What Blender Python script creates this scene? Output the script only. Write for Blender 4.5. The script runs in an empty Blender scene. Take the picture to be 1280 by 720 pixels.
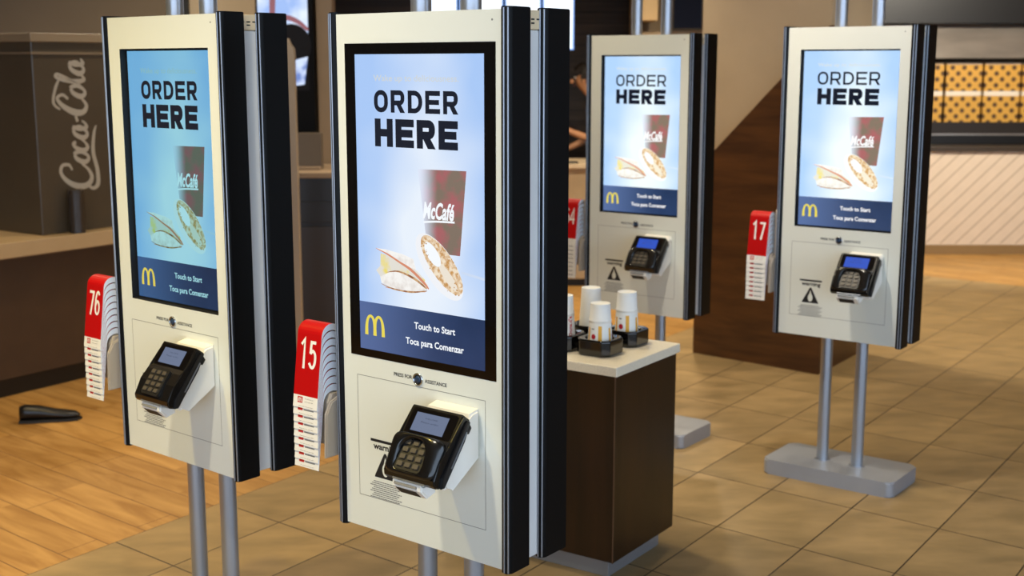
import bpy, bmesh, math, random
from mathutils import Vector, Matrix
random.seed(7)
C = bpy.context.scene.collection
PI = math.pi

# ------------------------------------------------------------------ materials
def lin(c):
    def f(v):
        v /= 255.0
        return v/12.92 if v <= 0.04045 else ((v+0.055)/1.055)**2.4
    return (f(c[0]), f(c[1]), f(c[2]), 1.0)
MATS = {}
def nodes_of(m):
    m.use_nodes = True
    nt = m.node_tree
    return nt, nt.nodes, nt.links, nt.nodes['Principled BSDF']
def mat(name, col, rough=.5, metal=0., spec=.5, coat=0., noise=0., nscale=8., bump=0., bscale=60., stretch=(1,1,1)):
    if name in MATS: return MATS[name]
    m = bpy.data.materials.new(name); nt, N, L, b = nodes_of(m)
    b.inputs['Base Color'].default_value = lin(col)
    b.inputs['Roughness'].default_value = rough
    b.inputs['Metallic'].default_value = metal
    b.inputs['Specular IOR Level'].default_value = spec
    b.inputs['Coat Weight'].default_value = coat
    tc = N.new('ShaderNodeTexCoord'); mp = N.new('ShaderNodeMapping'); L.new(tc.outputs['Object'], mp.inputs[0])
    mp.inputs['Scale'].default_value = stretch
    n = N.new('ShaderNodeTexNoise'); n.inputs['Scale'].default_value = nscale; n.inputs['Detail'].default_value = 4
    L.new(mp.outputs[0], n.inputs['Vector'])
    a = noise if noise else .03
    r = N.new('ShaderNodeValToRGB')
    c = lin(col)
    r.color_ramp.elements[0].color = tuple(v*(1-a) for v in c[:3])+(1,)
    r.color_ramp.elements[1].color = tuple(min(1, v*(1+a)) for v in c[:3])+(1,)
    r.color_ramp.elements[0].position = .3; r.color_ramp.elements[1].position = .7
    L.new(n.outputs[0], r.inputs[0]); L.new(r.outputs[0], b.inputs['Base Color'])
    if bump:
        n2 = N.new('ShaderNodeTexNoise'); n2.inputs['Scale'].default_value = bscale
        L.new(mp.outputs[0], n2.inputs['Vector'])
        bp = N.new('ShaderNodeBump'); bp.inputs['Strength'].default_value = bump; bp.inputs['Distance'].default_value = .002
        L.new(n2.outputs[0], bp.inputs['Height']); L.new(bp.outputs[0], b.inputs['Normal'])
    MATS[name] = m
    return m
def wood(name, dark, light, scale, stretch, rough=.35, seam=0.):
    if name in MATS: return MATS[name]
    m = bpy.data.materials.new(name); nt, N, L, b = nodes_of(m)
    tc = N.new('ShaderNodeTexCoord'); mp = N.new('ShaderNodeMapping'); L.new(tc.outputs['Object'], mp.inputs[0])
    mp.inputs['Scale'].default_value = stretch
    n = N.new('ShaderNodeTexNoise'); n.inputs['Scale'].default_value = scale; n.inputs['Detail'].default_value = 6; n.inputs['Roughness'].default_value = .6
    n.inputs['Distortion'].default_value = .4
    L.new(mp.outputs[0], n.inputs['Vector'])
    r = N.new('ShaderNodeValToRGB'); r.color_ramp.elements[0].color = lin(dark); r.color_ramp.elements[1].color = lin(light)
    r.color_ramp.elements[0].position = .32; r.color_ramp.elements[1].position = .72
    L.new(n.outputs[0], r.inputs[0]); L.new(r.outputs[0], b.inputs['Base Color'])
    b.inputs['Roughness'].default_value = rough
    MATS[name] = m
    return m
def emis(name, col, s=1., gloss=.12):
    """a backlit surface under smooth glass"""
    if name in MATS: return MATS[name]
    m = bpy.data.materials.new(name); nt, N, L, b = nodes_of(m)
    b.inputs['Base Color'].default_value = (.01, .01, .012, 1)
    b.inputs['Roughness'].default_value = gloss
    b.inputs['Emission Color'].default_value = lin(col)
    b.inputs['Emission Strength'].default_value = s
    MATS[name] = m
    return m
def emis_noise(name, c0, c1, s=1., scale=40., lo=.4, hi=.6, stretch=(1,1,1), fade=None, fadecol=(255,255,255)):
    """backlit picture area mottled between two colours; fade=(x0,x1) blends along local x to fadecol"""
    if name in MATS: return MATS[name]
    m = emis(name, c0, s); nt, N, L, b = nodes_of(m)
    tc = N.new('ShaderNodeTexCoord'); mp = N.new('ShaderNodeMapping'); L.new(tc.outputs['Object'], mp.inputs[0])
    mp.inputs['Scale'].default_value = stretch
    n = N.new('ShaderNodeTexNoise'); n.inputs['Scale'].default_value = scale; n.inputs['Detail'].default_value = 3
    L.new(mp.outputs[0], n.inputs['Vector'])
    r = N.new('ShaderNodeValToRGB'); r.color_ramp.elements[0].color = lin(c0); r.color_ramp.elements[1].color = lin(c1)
    r.color_ramp.elements[0].position = lo; r.color_ramp.elements[1].position = hi
    L.new(n.outputs[0], r.inputs[0]); out = r.outputs[0]
    if fade:
        sx = N.new('ShaderNodeSeparateXYZ'); L.new(tc.outputs['Object'], sx.inputs[0])
        mr = N.new('ShaderNodeMapRange'); mr.interpolation_type = 'SMOOTHSTEP'
        mr.inputs['From Min'].default_value = fade[0]; mr.inputs['From Max'].default_value = fade[1]
        L.new(sx.outputs[0], mr.inputs['Value'])
        mx = N.new('ShaderNodeMix'); mx.data_type = 'RGBA'
        L.new(mr.outputs[0], mx.inputs['Factor']); mx.inputs['A'].default_value = lin(fadecol); L.new(out, mx.inputs['B'])
        out = mx.outputs['Result']
    L.new(out, b.inputs['Emission Color'])
    return m

# ------------------------------------------------------------------ mesh helpers
class MB:
    """collects shapes with material slots, builds ONE mesh object"""
    def __init__(s): s.v = []; s.f = []; s.m = []; s.mats = []; s.sm = []
    def slot(s, m):
        if m not in s.mats: s.mats.append(m)
        return s.mats.index(m)
    def add(s, vs, fs, m, M=None, smooth=False):
        k = len(s.v); i = s.slot(m)
        for v in vs:
            v = Vector(v); s.v.append(M @ v if M else v)
        for f in fs: s.f.append([k+q for q in f]); s.m.append(i); s.sm.append(smooth)
        return s
    def box(s, a, b, m, M=None, bev=0., seg=2):
        bm = bmesh.new(); bmesh.ops.create_cube(bm, size=1)
        for v in bm.verts: v.co = Vector([(a[i]+b[i])/2 + v.co[i]*(b[i]-a[i]) for i in range(3)])
        if bev: bmesh.ops.bevel(bm, geom=bm.edges[:], offset=bev, segments=seg, affect='EDGES', profile=.5)
        return s.bm(bm, m, M)
    def bm(s, bm, m, M=None, smooth=False):
        bmesh.ops.recalc_face_normals(bm, faces=bm.faces[:])
        bm.verts.index_update()
        s.add([v.co.copy() for v in bm.verts], [[v.index for v in f.verts] for f in bm.faces], m, M, smooth); bm.free(); return s
    def prism(s, pts, a, b, axis, m, M=None, bev=0., seg=2, side=None):
        """pts: 2D outline, extruded from a to b along axis (0,1,2)"""
        def P(p, t):
            if axis == 0: return (t, p[0], p[1])
            if axis == 1: return (p[0], t, p[1])
            return (p[0], p[1], t)
        bm = bmesh.new(); n = len(pts)
        va = [bm.verts.new(P(p, a)) for p in pts]; vb = [bm.verts.new(P(p, b)) for p in pts]
        fa = bm.faces.new(va); fb = bm.faces.new(vb[::-1])
        for i in range(n): bm.faces.new([va[i], va[(i+1) % n], vb[(i+1) % n], vb[i]])
        if bev: bmesh.ops.bevel(bm, geom=list(set(list(fa.edges)+list(fb.edges))), offset=bev, segments=seg, affect='EDGES')
        return s.bm(bm, m, M)
    def tube(s, p0, p1, r0, m, r1=None, n=32, M=None, cap=True):
        p0 = Vector(p0); p1 = Vector(p1); r1 = r0 if r1 is None else r1
        d = (p1-p0).normalized(); u = d.orthogonal().normalized(); w = d.cross(u)
        vs = []; fs = []
        for p, r in ((p0, r0), (p1, r1)):
            for i in range(n):
                t = 2*PI*i/n; vs.append(p+u*math.cos(t)*r+w*math.sin(t)*r)
        for i in range(n): fs.append([i, (i+1) % n, n+(i+1) % n, n+i])
        s.add(vs, fs, m, M, True)
        if cap: s.add(vs, [list(range(n))[::-1], list(range(n, 2*n))], m, M)
        return s
    def lathe(s, prof, m, n=40, M=None, cap=True):
        vs = []; fs = []
        for r, z in prof:
            for i in range(n):
                t = 2*PI*i/n; vs.append((r*math.cos(t), r*math.sin(t), z))
        for k in range(len(prof)-1):
            for i in range(n): fs.append([k*n+i, k*n+(i+1) % n, (k+1)*n+(i+1) % n, (k+1)*n+i])
        s.add(vs, fs, m, M, True)
        if cap: s.add(vs, [list(range(n))[::-1], [(len(prof)-1)*n+i for i in range(n)]], m, M)
        return s
    def flat(s, pts, y, m, M=None):
        """flat polygon in the xz plane facing -y"""
        return s.add([(p[0], y, p[1]) for p in pts], [list(range(len(pts)))], m, M)
    def rect(s, x0, z0, x1, z1, y, m, M=None): return s.flat([(x0, z0), (x1, z0), (x1, z1), (x0, z1)], y, m, M)
    def ribbon(s, path, w, y, m, M=None, smooth=0, closed=False):
        """stroke of width w (number or list) along 2D path, in xz plane"""
        P = [Vector(p) for p in path]
        W = list(w) if isinstance(w, (list, tuple)) else [w]*len(P)
        if smooth:
            Q = []; X = []; n = len(P)
            for i in range(n if closed else n-1):
                g = lambda k: P[k % n] if closed else P[max(0, min(n-1, k))]
                p0, p1, p2, p3 = g(i-1), g(i), g(i+1), g(i+2)
                for j in range(smooth):
                    t = j/smooth
                    Q.append(.5*((2*p1)+(p2-p0)*t+(2*p0-5*p1+4*p2-p3)*t*t+(3*p1-p0-3*p2+p3)*t**3))
                    X.append(W[i % n]*(1-t)+W[(i+1) % n]*t)
            if not closed: Q.append(P[-1]); X.append(W[-1])
            P, W = Q, X
        n = len(P); vs = []; fs = []
        for i in range(n):
            a = P[(i-1) % n] if closed or i > 0 else P[i]; b = P[(i+1) % n] if closed or i < n-1 else P[i]
            if closed or 0 < i < n-1:
                d1 = (P[i]-a).normalized(); d2 = (b-P[i]).normalized()
                t = (d1+d2)
                if t.length < 1e-6: t = d1
                t.normalize(); k = 1/max(.5, t.dot(d1))
            else: t = (b-a).normalized(); k = 1
            nn = Vector((-t.y, t.x))*W[i]*.5*k
            vs += [(P[i].x+nn.x, y, P[i].y+nn.y), (P[i].x-nn.x, y, P[i].y-nn.y)]
        for i in range(n if closed else n-1):
            j = (i+1) % n; fs.append([2*i, 2*i+1, 2*j+1, 2*j])
        return s.add(vs, fs, m, M)
    def text(s, body, box, y, m, bold=0., shear=0., M=None):
        """lettering fitted to box (x0,z0,x1,z1) in the xz plane, facing -y"""
        cu = bpy.data.curves.new('lettering', 'FONT'); cu.body = body; cu.offset = bold; cu.shear = shear; cu.resolution_u = 3
        o = bpy.data.objects.new('lettering', cu); C.objects.link(o)
        bpy.context.view_layer.update()
        me = bpy.data.meshes.new_from_object(o.evaluated_get(bpy.context.evaluated_depsgraph_get()))
        xs = [v.co.x for v in me.vertices]; ys = [v.co.y for v in me.vertices]
        X0, X1, Y0, Y1 = min(xs), max(xs), min(ys), max(ys)
        fx = (box[2]-box[0])/(X1-X0); fy = (box[3]-box[1])/(Y1-Y0)
        s.add([(box[0]+(v.co.x-X0)*fx, y, box[1]+(v.co.y-Y0)*fy) for v in me.vertices], [list(p.vertices) for p in me.polygons], m, M)
        bpy.data.objects.remove(o); bpy.data.curves.remove(cu); bpy.data.meshes.remove(me)
        return s
    def build(s, name, parent=None, bevel=0., loc=None):
        me = bpy.data.meshes.new(name); me.from_pydata([tuple(v) for v in s.v], [], s.f)
        for m in s.mats: me.materials.append(m)
        for p, i, sm in zip(me.polygons, s.m, s.sm): p.material_index = i; p.use_smooth = sm
        me.update()
        o = bpy.data.objects.new(name, me); C.objects.link(o)
        if parent: o.parent = parent
        if loc: o.location = loc
        if bevel:
            b = o.modifiers.new('bevel', 'BEVEL'); b.width = bevel; b.segments = 3; b.limit_method = 'ANGLE'
        return o
def empty(name, loc, rz=0., rx=0., ry=0., parent=None):
    o = bpy.data.objects.new(name, None); C.objects.link(o); o.location = loc; o.rotation_euler = (rx, ry, rz)
    o.empty_display_size = .1
    if parent: o.parent = parent
    return o
def tag(o, label, cat, group=None, kind=None):
    o['label'] = label; o['category'] = cat
    if group: o['group'] = group
    if kind: o['kind'] = kind
    return o
def struct(o, label=None):
    o['kind'] = 'structure'
    if label: o['label'] = label
    return o
def rrect(x0, z0, x1, z1, r, n=6):
    pts = []
    for cx, cz, a in ((x1-r, z0+r, -PI/2), (x1-r, z1-r, 0), (x0+r, z1-r, PI/2), (x0+r, z0+r, PI)):
        for i in range(n+1):
            t = a+PI/2*i/n; pts.append((cx+r*math.cos(t), cz+r*math.sin(t)))
    return pts
def ell(cx, cz, a, b, rot=0., n=40, t0=0., t1=2*PI):
    c, s_ = math.cos(rot), math.sin(rot); out = []
    for i in range(n):
        t = t0+(t1-t0)*i/n
        x, z = a*math.cos(t), b*math.sin(t); out.append((cx+x*c-z*s_, cz+x*s_+z*c))
    return out

# ------------------------------------------------------------------ common materials
M_panel = mat('warm_white_powder_coat', (224, 225, 214), .38, noise=.015, nscale=3)
M_core = mat('pale_grey_side_sheet', (216, 216, 214), .4)
M_vent = mat('cream_top_housing', (226, 205, 168), .45)
M_black = mat('black_anodised_extrusion', (7, 8, 10), .42, spec=.16, noise=.08, nscale=5, stretch=(1,1,.1))
M_blackd = mat('black_shadow_gap', (8, 8, 9), .6)
M_edge = mat('satin_edge_bead', (150, 154, 162), .3, metal=.7)
M_glass = mat('black_glass_bezel', (6, 6, 7), .06, spec=.6)
M_steel = mat('brushed_pole_steel', (168, 174, 184), .33, metal=.75, noise=.05, nscale=30, stretch=(1,1,.05))
M_base = mat('silver_base_enamel', (158, 163, 172), .35, metal=.35, noise=.04)
M_plast = mat('glossy_black_plastic', (16, 15, 15), .22, coat=.2)
M_plast2 = mat('satin_black_plastic', (24, 23, 23), .4)
M_key = mat('grey_keypad_key', (74, 66, 56), .45)
M_white = mat('white_reader_bracket', (238, 234, 224), .4)
M_ink = mat('black_print', (22, 22, 24), .6)
M_inkg = mat('grey_fine_print', (120, 118, 114), .7)
M_line = mat('hairline_groove', (128, 124, 116), .7)
M_red = mat('card_red', (182, 4, 8), .42, spec=.3)
M_redd = mat('card_small_mark_red', (190, 30, 30), .5)
M_cardw = mat('card_white', (236, 232, 224), .4)
M_cardb = mat('card_side_pale_blue', (232, 238, 246), .35)
M_acr = mat('grey_beige_rack_plastic', (172, 160, 145), .4)
M_chrome = mat('chrome_ring', (200, 205, 212), .15, metal=1.)

# ------------------------------------------------------------------ glyphs made of strokes
def glyph(mb, ch, x, z, w, h, t, y, m):
    tv = t*.92
    def R(a, b, c, d): mb.rect(x+a, z+b, x+c, z+d, y, m)
    def ring(x0, z0, x1, z1, r, half=False):
        # rounded rectangle ring; half=True leaves the left side square
        n = 8
        def loop(a0, b0, a1, b1, rr):
            rr = max(rr, .0004); pts = []
            cs = ((a1-rr, b0+rr, -PI/2), (a1-rr, b1-rr, 0), (a0+rr, b1-rr, PI/2), (a0+rr, b0+rr, PI))
            for k, (cx, cz, a) in enumerate(cs):
                q = .0003 if (half and k > 1) else rr
                if half and k > 1: cx = a0+q; cz = b1-q if k == 2 else b0+q
                for i in range(n+1):
                    u = a+PI/2*i/n; pts.append((cx+q*math.cos(u), cz+q*math.sin(u)))
            return pts
        O = loop(x0, z0, x1, z1, r); I = loop(x0+t, z0+tv, x1-t, z1-tv, max(r-t, .001))
        k = len(O)
        mb.add([(x+p[0], y, z+p[1]) for p in O+I], [[i, (i+1) % k, k+(i+1) % k, k+i] for i in range(k)], m)
    if ch == 'H': R(0, 0, t, h); R(w-t, 0, w, h); R(t, h/2-tv/2, w-t, h/2+tv/2)
    elif ch == 'E':
        R(0, 0, t, h); R(t, 0, w, tv); R(t, h-tv, w, h); R(t, h/2-tv/2, w*.93, h/2+tv/2)
    elif ch == 'O': ring(0, 0, w, h, w*.47)
    elif ch == 'D': ring(0, 0, w, h, w*.55, True)
    elif ch == 'R':
        ring(0, h*.33, w*.97, h, h*.3, True); R(0, 0, t, h*.34)
        mb.flat([(x+w-t*1.25, z), (x+w, z), (x+w*.72, z+h*.36), (x+w*.72-t*1.2, z+h*.36)], y, m)
    elif ch == ' ': pass
def word(mb, txt, x0, z0, x1, z1, t, y, m, gap=.18):
    n = len(txt); w = (x1-x0)/(n+gap*(n-1))
    for i, c in enumerate(txt): glyph(mb, c, x0+i*w*(1+gap), z0, w, z1-z0, t, y, m)
DIG = {
 '1': [([(.16, .78), (.52, .97), (.52, 0)], .27)],
 '5': [([(.86, .90), (.30, .90), (.24, .52), (.50, .62), (.80, .52), (.84, .28), (.66, .10), (.38, .09), (.14, .22)], .26)],
 '7': [([(.10, .90), (.84, .90), (.40, 0)], .26)],
 '6': [([(.80, .82), (.62, .93), (.34, .86), (.18, .55), (.20, .22), (.42, .08), (.70, .12), (.84, .32), (.72, .52), (.44, .56), (.22, .40)], .24)],
 '4': [([(.70, 0), (.70, .96), (.12, .28), (.95, .28)], .24)],
}
def digits(mb, s, x0, z0, x1, z1, y, m, M=None):
    n = len(s); w = (x1-x0)/n
    for i, c in enumerate(s):
        for path, t in DIG[c]:
            sm = 0 if c in '174' else 5
            if c == '5':
                pts = [(x0+i*w+p[0]*w*.95, z0+p[1]*(z1-z0)) for p in path]
                mb.ribbon(pts[:3], t*w, y, m, M); mb.ribbon(pts[2:], t*w, y-.00005, m, M, smooth=5)
            else:
                mb.ribbon([(x0+i*w+p[0]*w*.95, z0+p[1]*(z1-z0)) for p in path], t*w, y, m, M, smooth=sm)
def arches(mb, x0, z0, x1, z1, y, m, t=.13, M=None):
    w = x1-x0; h = z1-z0
    for k in (0, 1):
        pts = []; wd = []
        for i in range(15):
            a = PI*i/14
            X = .28-.225*math.cos(a) if k == 0 else .72-.225*math.cos(a)
            Z = math.sin(a)**.62*.95
            if (k == 0 and i > 7) or (k == 1 and i < 7): Z = max(Z, .0)
            pts.append((x0+w*X, z0+h*Z)); wd.append(w*t*(1.15-.45*math.sin(a)))
        mb.ribbon(pts, wd, y, m, M)

# ------------------------------------------------------------------ screen picture
W = .5103; H = 1.2655; TOP = 1.8662; Z0 = TOP-H; SX = .0063
AW, AH = .398, .709
def screen_picture(tint, idx, strength):
    """one mesh: the lit picture. local x right, z up, origin at the picture's top centre"""
    T = lambda c: tuple(min(255, c[i]*tint[i]) for i in range(3))
    nm = lambda s: s+'_%s' % idx
    # background: soft mottled blue to white
    bg = emis(nm('screen_sky'), T((190, 216, 250)), strength); nt, N, L, b = nodes_of(bg)
    tc = N.new('ShaderNodeTexCoord'); n = N.new('ShaderNodeTexNoise'); n.inputs['Scale'].default_value = 6; n.inputs['Detail'].default_value = 1
    L.new(tc.outputs['Object'], n.inputs['Vector'])
    vm = N.new('ShaderNodeVectorMath'); vm.operation = 'DISTANCE'; vm.inputs[1].default_value = (.02, 0, -.19)
    mp = N.new('ShaderNodeMapping'); mp.inputs['Scale'].default_value = (1.3, 1, .42); mp.inputs['Location'].default_value = (0, 0, .0)
    L.new(tc.outputs['Object'], mp.inputs[0]); L.new(mp.outputs[0], vm.inputs[0])
    ad = N.new('ShaderNodeMath'); ad.operation = 'MULTIPLY_ADD'; ad.inputs[1].default_value = .22; L.new(n.outputs[0], ad.inputs[0]); L.new(vm.outputs['Value'], ad.inputs[2])
    r = N.new('ShaderNodeValToRGB'); e = r.color_ramp.elements
    e[0].position = .17; e[0].color = lin(T((232, 241, 252))); e[1].position = .38; e[1].color = lin(T((168, 200, 246)))
    L.new(ad.outputs[0], r.inputs[0]); L.new(r.outputs[0], b.inputs['Emission Color'])
    table = emis(nm('screen_table'), T((220, 232, 250)), strength)
    navy = emis_noise(nm('screen_navy'), T((34, 56, 96)), T((22, 44, 80)), strength, 5, .35, .65, fade=(-.24, .13), fadecol=T((84, 106, 156)))
    ink = emis(nm('screen_ink'), (4, 16, 34), strength)
    ghost = emis(nm('screen_ghost_text'), T((206, 212, 214)), strength)
    wht = emis(nm('screen_white'), T((245, 250, 255)), strength)
    yel = emis(nm('screen_yellow'), (232, 214, 84), strength)
    cup = emis_noise(nm('screen_cup'), T((128, 112, 98)), T((166, 98, 100)), strength, 22, .42, .62, fade=(.0, .062), fadecol=T((222, 230, 248)))
    scr = emis_noise(nm('screen_toast'), T((198, 146, 82)), T((242, 226, 200)), strength, 85, .38, .6)
    bun = emis_noise(nm('screen_bun'), T((246, 244, 240)), T((214, 204, 196)), strength, 38, .45, .75)
    rim = emis(nm('screen_rim'), T((240, 242, 246)), strength)
    brn = emis_noise(nm('screen_crust'), T((150, 96, 60)), T((206, 166, 122)), strength, 60, .4, .6)
    egg = emis_noise(nm('screen_egg'), T((236, 218, 112)), T((226, 222, 212)), strength, 22, .38, .5)
    ham = emis(nm('screen_ham'), T((214, 140, 110)), strength)
    shd = emis(nm('screen_cup_shade'), T((176, 190, 214)), strength)
    cr = emis(nm('screen_crumb'), T((196, 150, 96)), strength)
    mb = MB(); d = .00006
    zt = lambda v: -(v-.0937)          # v: distance below the kiosk's top
    mb.rect(-AW/2, zt(.685), AW/2, 0, 0, bg)
    mb.rect(-AW/2, -AH, AW/2, zt(.685), 0, navy)
    y = -d
    # soft shadow edge of table behind the cup
    mb.ribbon([(.13, zt(.583)), (AW/2, zt(.592))], .006, y, emis(nm('screen_table_edge'), T((204, 219, 242)), strength))
    # cup
    ox = -SX
    mb.flat([(.006+ox, zt(.3545)), (.153+ox, zt(.352)), (.1325+ox, zt(.5455)), (.034+ox, zt(.5455))], y, cup)
    mb.text('McCafé', (.02+ox, zt(.468), .117+ox, zt(.428)), y-d, wht, bold=.03, shear=.25)
    mb.ribbon([(.022+ox, zt(.476)), (.062+ox, zt(.472)), (.117+ox, zt(.470))], .0045, y-d, wht, smooth=4)
    # sandwich half
    mb.flat([(-.123+ox, zt(.612)), (-.117+ox, zt(.633)), (-.085+ox, zt(.642)), (-.02+ox, zt(.643)), (.022+ox, zt(.637)), (.034+ox, zt(.622)), (.0+ox, zt(.592)), (-.06+ox, zt(.592))], y-d, bun)
    mb.ribbon([(-.105+ox, zt(.6425)), (-.04+ox, zt(.6455)), (.025+ox, zt(.640))], [.001, .003, .001], y-1.5*d, ham)
    mb.flat([(-.134+ox, zt(.604)), (-.12+ox, zt(.592)), (-.118+ox, zt(.562)), (-.09+ox, zt(.565)), (-.01+ox, zt(.588)), (.025+ox, zt(.612)), (.02+ox, zt(.626)), (-.03+ox, zt(.604)), (-.08+ox, zt(.6)), (-.12+ox, zt(.618))], y-2*d, egg)
    mb.flat([(-.134+ox, zt(.5505)), (-.10+ox, zt(.5508)), (-.045+ox, zt(.5575)), (-.012+ox, zt(.566)), (-.004+ox, zt(.590)), (-.03+ox, zt(.585)), (-.08+ox, zt(.567))], y-3*d, bun)
    mb.ribbon([(-.134+ox, zt(.5505)), (-.095+ox, zt(.562)), (-.055+ox, zt(.578)), (-.02+ox, zt(.592)), (.02+ox, zt(.618)), (.036+ox, zt(.632))], [.001, .004, .005, .007, .007, .003], y-4*d, ham, smooth=4)
    # leaning toasted half: white rim, toasted face, pale hollow
    mb.ribbon([(-.118+ox, zt(.635)), (-.08+ox, zt(.6435)), (-.02+ox, zt(.645)), (.03+ox, zt(.637))], [.001, .0035, .0045, .002], y-4.2*d, brn, smooth=4)
    mb.ribbon([(-.10+ox, zt(.606)), (-.06+ox, zt(.600)), (-.01+ox, zt(.612)), (.03+ox, zt(.632))], [.001, .004, .006, .004], y-4.3*d, brn, smooth=4)
    mb.flat(ell(.069+ox, zt(.576), .094, .044, -.80), y-5*d, rim)
    mb.flat(ell(.077+ox, zt(.571), .085, .034, -.80), y-6*d, scr)
    mb.flat(ell(.049+ox, zt(.549), .034, .016, -.85), y-7*d, wht)
    mb.flat(ell(.096+ox, zt(.598), .040, .011, -.80), y-6.9*d, emis(nm('screen_crumb_pale'), T((236, 226, 210)), strength))
    rnd = random.Random(3)
    for i in range(46):
        t = rnd.random()*2*PI; q = rnd.uniform(.62, 1.02); a, b_ = .085*q*math.cos(t), .034*q*math.sin(t)
        c_, s_ = math.cos(-.80), math.sin(-.80); r_ = rnd.uniform(.0012, .0032)
        mb.flat(ell(.077+ox+a*c_-b_*s_, zt(.573)+a*s_+b_*c_, r_, r_*.7, t, 7), y-7.5*d, cr)
    # texts
    word(mb, 'ORDER', -.1312+ox, zt(.2275), .1307+ox, zt(.176), .0085 if idx in 'cd' else .0122, y-d, ink, gap=.2)
    word(mb, 'HERE', -.130+ox, zt(.3073), .1288+ox, zt(.242), .0192, y-d, ink, gap=.15)
    mb.text('Wake up to deliciousness.', (-.132+ox, zt(.160), .132+ox, zt(.141)), y-d, ghost, bold=.01)
    mb.text('Touch to Start', (-.012+ox, zt(.732), .116+ox, zt(.7155)), y-d, wht, bold=.022)
    mb.text('Toca para Comenzar', (-.040+ox, zt(.7765), .142+ox, zt(.755)), y-d, wht, bold=.022)
    arches(mb, -.174+ox, zt(.7665), -.111+ox, zt(.7165), y-d, yel, .15)
    return mb

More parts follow.
